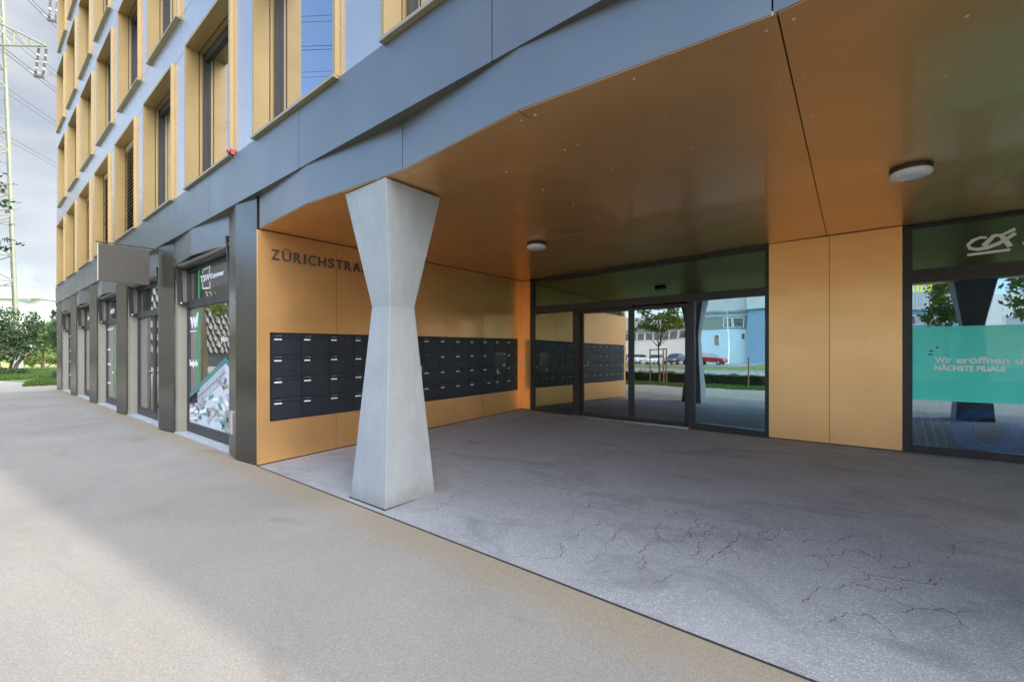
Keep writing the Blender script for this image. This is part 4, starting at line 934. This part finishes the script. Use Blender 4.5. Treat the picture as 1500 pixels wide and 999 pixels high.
fwin(t, -40, -20, 3.85, 5.3, FYY, 14); MB().box(-46.4, -19.2, FYY - 10.4, FYY + .5, 5.6, 5.85).build('eaves', M['roof_grey'], t)
MB().hexa([(-46.4, FYY + .5, 5.85), (-19.2, FYY + .5, 5.85), (-19.2, FYY - 10, 5.85), (-46.4, FYY - 10, 5.85)], [(-46.4, FYY - 3, 8.2), (-19.2, FYY - 3, 8.2), (-19.2, FYY - 7, 8.2), (-46.4, FYY - 7, 8.2)]).build('roof', M['roof_grey'], t)
t = facade('workshop', 'pale blue workshop with a corrugated white upper storey', -19.2, -12.2, FYY + 1, 8.0, 'pale_blue_wall')
MB().box(-19.2, -12.2, FYY + 1.01, FYY + 1.06, 5.3, 7.4).build('dark_cladding', M['greengrey'], t); fwin(t, -15.6, -12.6, 5.5, 7.2, FYY + 1.07, 2); fwin(t, -17, -16, 2.6, 4.4, FYY + 1.01, 1); fwin(t, -13.2, -12.4, 3.6, 4.7, FYY + 1.01, 1)
MB().box(-19.4, -12.2, FYY - 9, FYY + 1.5, 8.0, 8.3).build('eaves', M['roof_grey'], t)
s = MB()
for i in range(24): x = -19.2 + i * .29; s.box(x, x + .16, FYY + 1.2, FYY + 1.28, 8.3, 11)
s.box(-19.2, -12.2, FYY - 8, FYY + 1.2, 8.3, 11); s.build('corrugated_storey', M['corrugated'], t)
t = facade('blue_hall', 'bright blue hall with a sloping pale roof edge beside the workshop', -12.1, 4.5, FYY + 2, 8.2, 'blue_wall')
s = MB()
for i in range(40): x = -12.1 + i * .41; s.box(x, x + .22, FYY + 2.3, FYY + 2.38, 8.2, 11)
s.box(-12.2, 4.5, FYY - 8, FYY + 2.3, 8.2, 11); s.build('corrugated_storey', M['corrugated'], t); fwin(t, -9.8, 2, 4.4, 6.2, FYY + 2.01, 8)
t = facade('blue_hall', 'second blue hall with grey corrugated roof and yellow roof letters', 5.2, 11.5, FYY + 1, 6.9, 'blue_wall')
fwin(t, 6, 9.4, 5.2, 6.3, FYY + 1.01, 3)
s = MB(); s.box(5.2, 11.5, FYY - 8, FYY + 1.2, 6.9, 9.2)
for i in range(20): x = 5.2 + i * .31; s.box(x, x + .17, FYY + 1.2, FYY + 1.27, 6.9, 9.2)
s.build('corrugated_storey', M['corrugated'], t)
s = MB(); q = random.Random(5); x = 5.5
while x < 10: s.box(x, x + .30, FYY, FYY + .2, 9.25, 10.9); (s.box(x + .22, x + .5, FYY, FYY + .2, q.choice((9.3, 10.1, 9.7)), q.choice((9.5, 10.3))) if q.random() < .0 else None); x += .44
s.build('roof_letters', M['yellow'], t, kind='stuff')
t = facade('white_hall', 'white flat-roofed hall at the right end of the far row', 12.5, 40, FYY, 8.5, 'white_wall'); fwin(t, 14, 38, 4, 6, FYY + .01, 12)
t = facade('grey_hall', 'grey hall at the left end of the far row', -90, -50, FYY - 3, 10, 'roof_grey'); fwin(t, -86, -54, 4, 6, FYY - 2.99, 12)
fp = thing('flagpole', 'tall white flagpole standing by the red car', 'flagpole', (-14.3, -54, 0)); MB().tube([(0, 0, 0), (0, 0, 10)], [.09, .05], 10).build('pole', M['white_wall'], fp, True)
MB().lathe([(.001, .12), (.06, .06), (.09, 0)], (0, 0, 10), 12).build('finial', M['steel'], fp)
# car park deck with scalloped metal facade, mirrored in the first bay
sc = thing('scalloped_building', 'parking building clad in rows of folded pale metal scales', 'building', (0, 0, 0))
MB().box(-78, -61.5, -40, -4, 0, 15).build('wall', simple('scale_back', (.06, .065, .07), .8), sc)
s = MB()
for r in range(19):
    for c in range(62):
        y = -38.6 + c * .56 + (.28 if r % 2 else 0); z = 1.5 + r * .72
        s.add([(-61.45, y, z + .25), (-61.45, y + .5, z + .40), (-61.45, y + .42, z + .95), (-61.45, y + .12, z + .55), (-60.9, y + .36, z), (-61.25, y + .30, z + .85)],
              [(0, 4, 5, 3), (4, 1, 2, 5), (0, 1, 4), (3, 5, 2)])
s.build('metal_scales', M['scallop'], sc, kind='stuff')

# ------------------------------------------------------------------ pylon, cables and the white building
py = thing('electricity_pylon', 'tall pale green lattice pylon at the left edge with insulators on its arm', 'pylon', (-62.4, 3.08, 0))
rt = Vector((cth, sth, 0)); fw = Vector((-sth, cth, 0))
def leg_pt(i, h):     # four legs that lean together; i = corner; frame aligned with the cable run
    k = 1 - h / 95; dr = (fw - rt * 1.2).normalized(); sd2 = (rt + fw * 1.2).normalized(); cx = -sd2 * 2.6 + dr * 2.6
    cor = [sd2 * 2.6 - dr * 2.6, sd2 * 2.6 + dr * 2.6, -sd2 * 2.6 + dr * 2.6, -sd2 * 2.6 - dr * 2.6][i]
    return cx + cor * max(.18, k) + Vector((0, 0, h))
for i in range(4): MB().tube([leg_pt(i, 0), leg_pt(i, 20), leg_pt(i, 38)], [.16, .13, .10], 6).build('leg', M['pylon'], py)
MB().tube([leg_pt(0, -.2), leg_pt(0, 1.9)], .32, 12).build('footing', M['kerb'], py); 
s = MB(); hs = [2.2 + 3.1 * i for i in range(12)]
for i in range(4):
    j = (i + 1) % 4
    for q, (h0, h1) in enumerate(zip(hs[:-1], hs[1:])):
        a, b = (leg_pt(i, h0), leg_pt(j, h1)) if q % 2 else (leg_pt(j, h0), leg_pt(i, h1)); s.tube([a, b], .075, 5); s.tube([leg_pt(i, h1), leg_pt(j, h1)], .06, 5)
s.build('lattice_bracing', M['pylon'], py, kind='stuff')
loc = Vector((-62.4, 3.08, 0))
def at(px, pyy, d):      # point seen from the entrance forecourt at bearing px, height pyy, distance d
    r_ = (px - 750) / 629; return Vector((d * (r_ * cth - sth), d * (r_ * sth + cth), 1.5 + d * (518 - pyy) / 629))
def arm(tipx, tipy, d, rootx, rooty0, rooty1):
    s = MB(); tip = at(tipx, tipy, d) - loc; 
    for dd in (-1.6, 1.6):
        r0, r1 = at(rootx, rooty0, d + dd) - loc, at(rootx, rooty1, d + dd) - loc
        s.tube([r0, tip], .09, 6); s.tube([r1, tip], .09, 6)
        for t in (.25, .5, .75):
            s.tube([r0.lerp(tip, t), r1.lerp(tip, t)], .05, 5)
            s.tube([r0.lerp(tip, t), r1.lerp(tip, t + .2 if t < .75 else 1)], .05, 5)
    s.build('crossarm', M['pylon'], py)
arm(69, 68, 41, -30, 20, 66); arm(92, -45, 41, -30, -95, -48); arm(62, 170, 41, -30, 130, 170) if False else None
def insul(px0, py0, px1, py1, d):
    a, b = at(px0, py0, d) - loc, at(px1, py1, d) - loc; s = MB(); n_ = 22; P = []; Rd = []
    for i in range(n_ * 2 + 1):
        P.append(a.lerp(b, i / (n_ * 2))); Rd.append(.12 if i % 2 else .05)
    s.tube(P, Rd, 8); o = s.build('insulator', M['insulator'], py)
    c = b + Vector((0, 0, .35)); s = MB(); s.tube([c + rt * .5 * math.cos(t) + fw * .5 * math.sin(t) for t in [2 * math.pi * q / 16 for q in range(17)]], .03, 5, False); s.build('ring', M['steel'], o)
    for k in range(3): MB().ball(a.lerp(b, .25 + .25 * k), .11, 6).build('joint', M['label_white'], o)
insul(57, 71, 52, 110, 41); insul(68, 72, 63, 111, 41); insul(76, -30, 72, 28, 41); insul(86, -25, 82, 30, 41)
MB().box(-.0, .0, 0, 0, 0, 0) if False else None
for p_, q_ in (((51, 112), (66, 113)), ((71, 30), (85, 32))): MB().tube([at(*p_, 41) - loc, at(*q_, 41) - loc], .16, 6).build('yoke', M['insulator'], py)
run = Vector((.0, 0, 0)) + (fw + rt * ((575 - 750) / 629)).normalized()
cl = ['upper left pair, higher cable', 'upper left pair, lower cable', 'held by the crossarm insulators, higher cable', 'held by the crossarm insulators, lower cable', 'third pair down, higher cable', 'third pair down, lower cable', 'lowest pair, higher cable', 'lowest pair, lower cable', 'topmost pair by the facade, higher cable', 'topmost pair by the facade, lower cable']
for i, (px_, py_, d) in enumerate(((30, 62, 52), (30, 70, 52), (57, 111, 41), (54, 114, 41), (40, 150, 60), (40, 157, 60), (40, 216, 66), (40, 222, 66), (74, 27, 41), (71, 30, 41))):
    c = at(px_, py_, d); pts = []
    for k in range(-18, 19):
        u = k * 8.0; pts.append(c + run * u + Vector((0, 0, -.0)) + Vector((0, 0, (u * u) * .00022)))
    s = MB().tube(pts, .028, 5); tag(s.build('power_cable', M['cable']), 'thin power cable crossing the sky at left, ' + cl[i], 'cable', 'power cables')
# white industrial building far left
wb = thing('white_building', 'large white industrial building with grey roof strip behind the bushes', 'building', (0, 0, 0))
def quadbox(name, m, pxa, pxb, top, d, parent, bot=-.05, dep=30):
    a, b = at(pxa, 518, d), at(pxb, 518, d); n_ = (fw * dep)
    zt = 1.5 + d * (518 - top) / 629
    return MB().hexa([(a.x, a.y, bot), (b.x, b.y, bot), (b.x + n_.x, b.y + n_.y, bot), (a.x + n_.x, a.y + n_.y, bot)], [(a.x, a.y, zt), (b.x, b.y, zt), (b.x + n_.x, b.y + n_.y, zt), (a.x + n_.x, a.y + n_.y, zt)]).build(name, M[m], parent)
quadbox('wall', 'white_wall', -120, 58, 439, 130, wb); quadbox('roof_parapet', 'white_wall', -120, 59, 435.5, 128, wb, 1.5 + 128 * (518 - 437) / 629, 34)
quadbox('roof_strip', 'greengrey', 24, 41, 437.5, 127.5, wb, 1.5 + 127.5 * (518 - 441) / 629, 1)
quadbox('wing', 'white_wall', 58.2, 96, 446, 133, wb, dep=25); quadbox('roof_edge', 'corrugated', 58.2, 96, 441, 136, wb, 14, 20)
for a_ in (59, 67, 75): 
    wv = quadbox('window', 'label_white', a_, a_ + 7.4, 459.5, 132.8, wb, 1.5 + 132.8 * (518 - 467) / 629, .3); quadbox('pane', 'dark_pane', a_ + .7, a_ + 6.6, 460.3, 132.7, wv, 1.5 + 132.7 * (518 - 466.3) / 629, .2)
quadbox('lower_window_strip', 'greengrey', 58.4, 96, 472, 132.6, wb, 1.5 + 132.6 * (518 - 477) / 629, .3)
gr = thing('curved_roof_hall', 'low hall with a curved grey-green roof right of the white building', 'hall', tuple(at(74, 518, 105)))
s = MB(); s.prism([tuple(rt * (-2.6 + 1.3 * i) + Vector((0, 0, -1.6 + zz))) for i, zz in enumerate((7.6, 9.0, 9.8, 10.2, 10.3, 10.3))] + [tuple(rt * 3.9 + Vector((0, 0, -1.6))), tuple(-rt * 2.6 + Vector((0, 0, -1.6)))], tuple(fw * 12)); s.build('roof_shell', M['greengrey'], gr)
quadbox('wall', 'white_wall', 55, 96, 482, 100, wb, dep=3)
sheet('meadow_path', M['path'], [(-64.5, 4.0), (-64.5, 9), (-67.5, 9), (-67.5, 4.0)], -.045)
sheet('meadow', simple('dry_meadow', (.26, .29, .10), .95, 0, .25, 2), [(-68, -20), (-68, 30), (-120, 45), (-120, -30)], -.05)
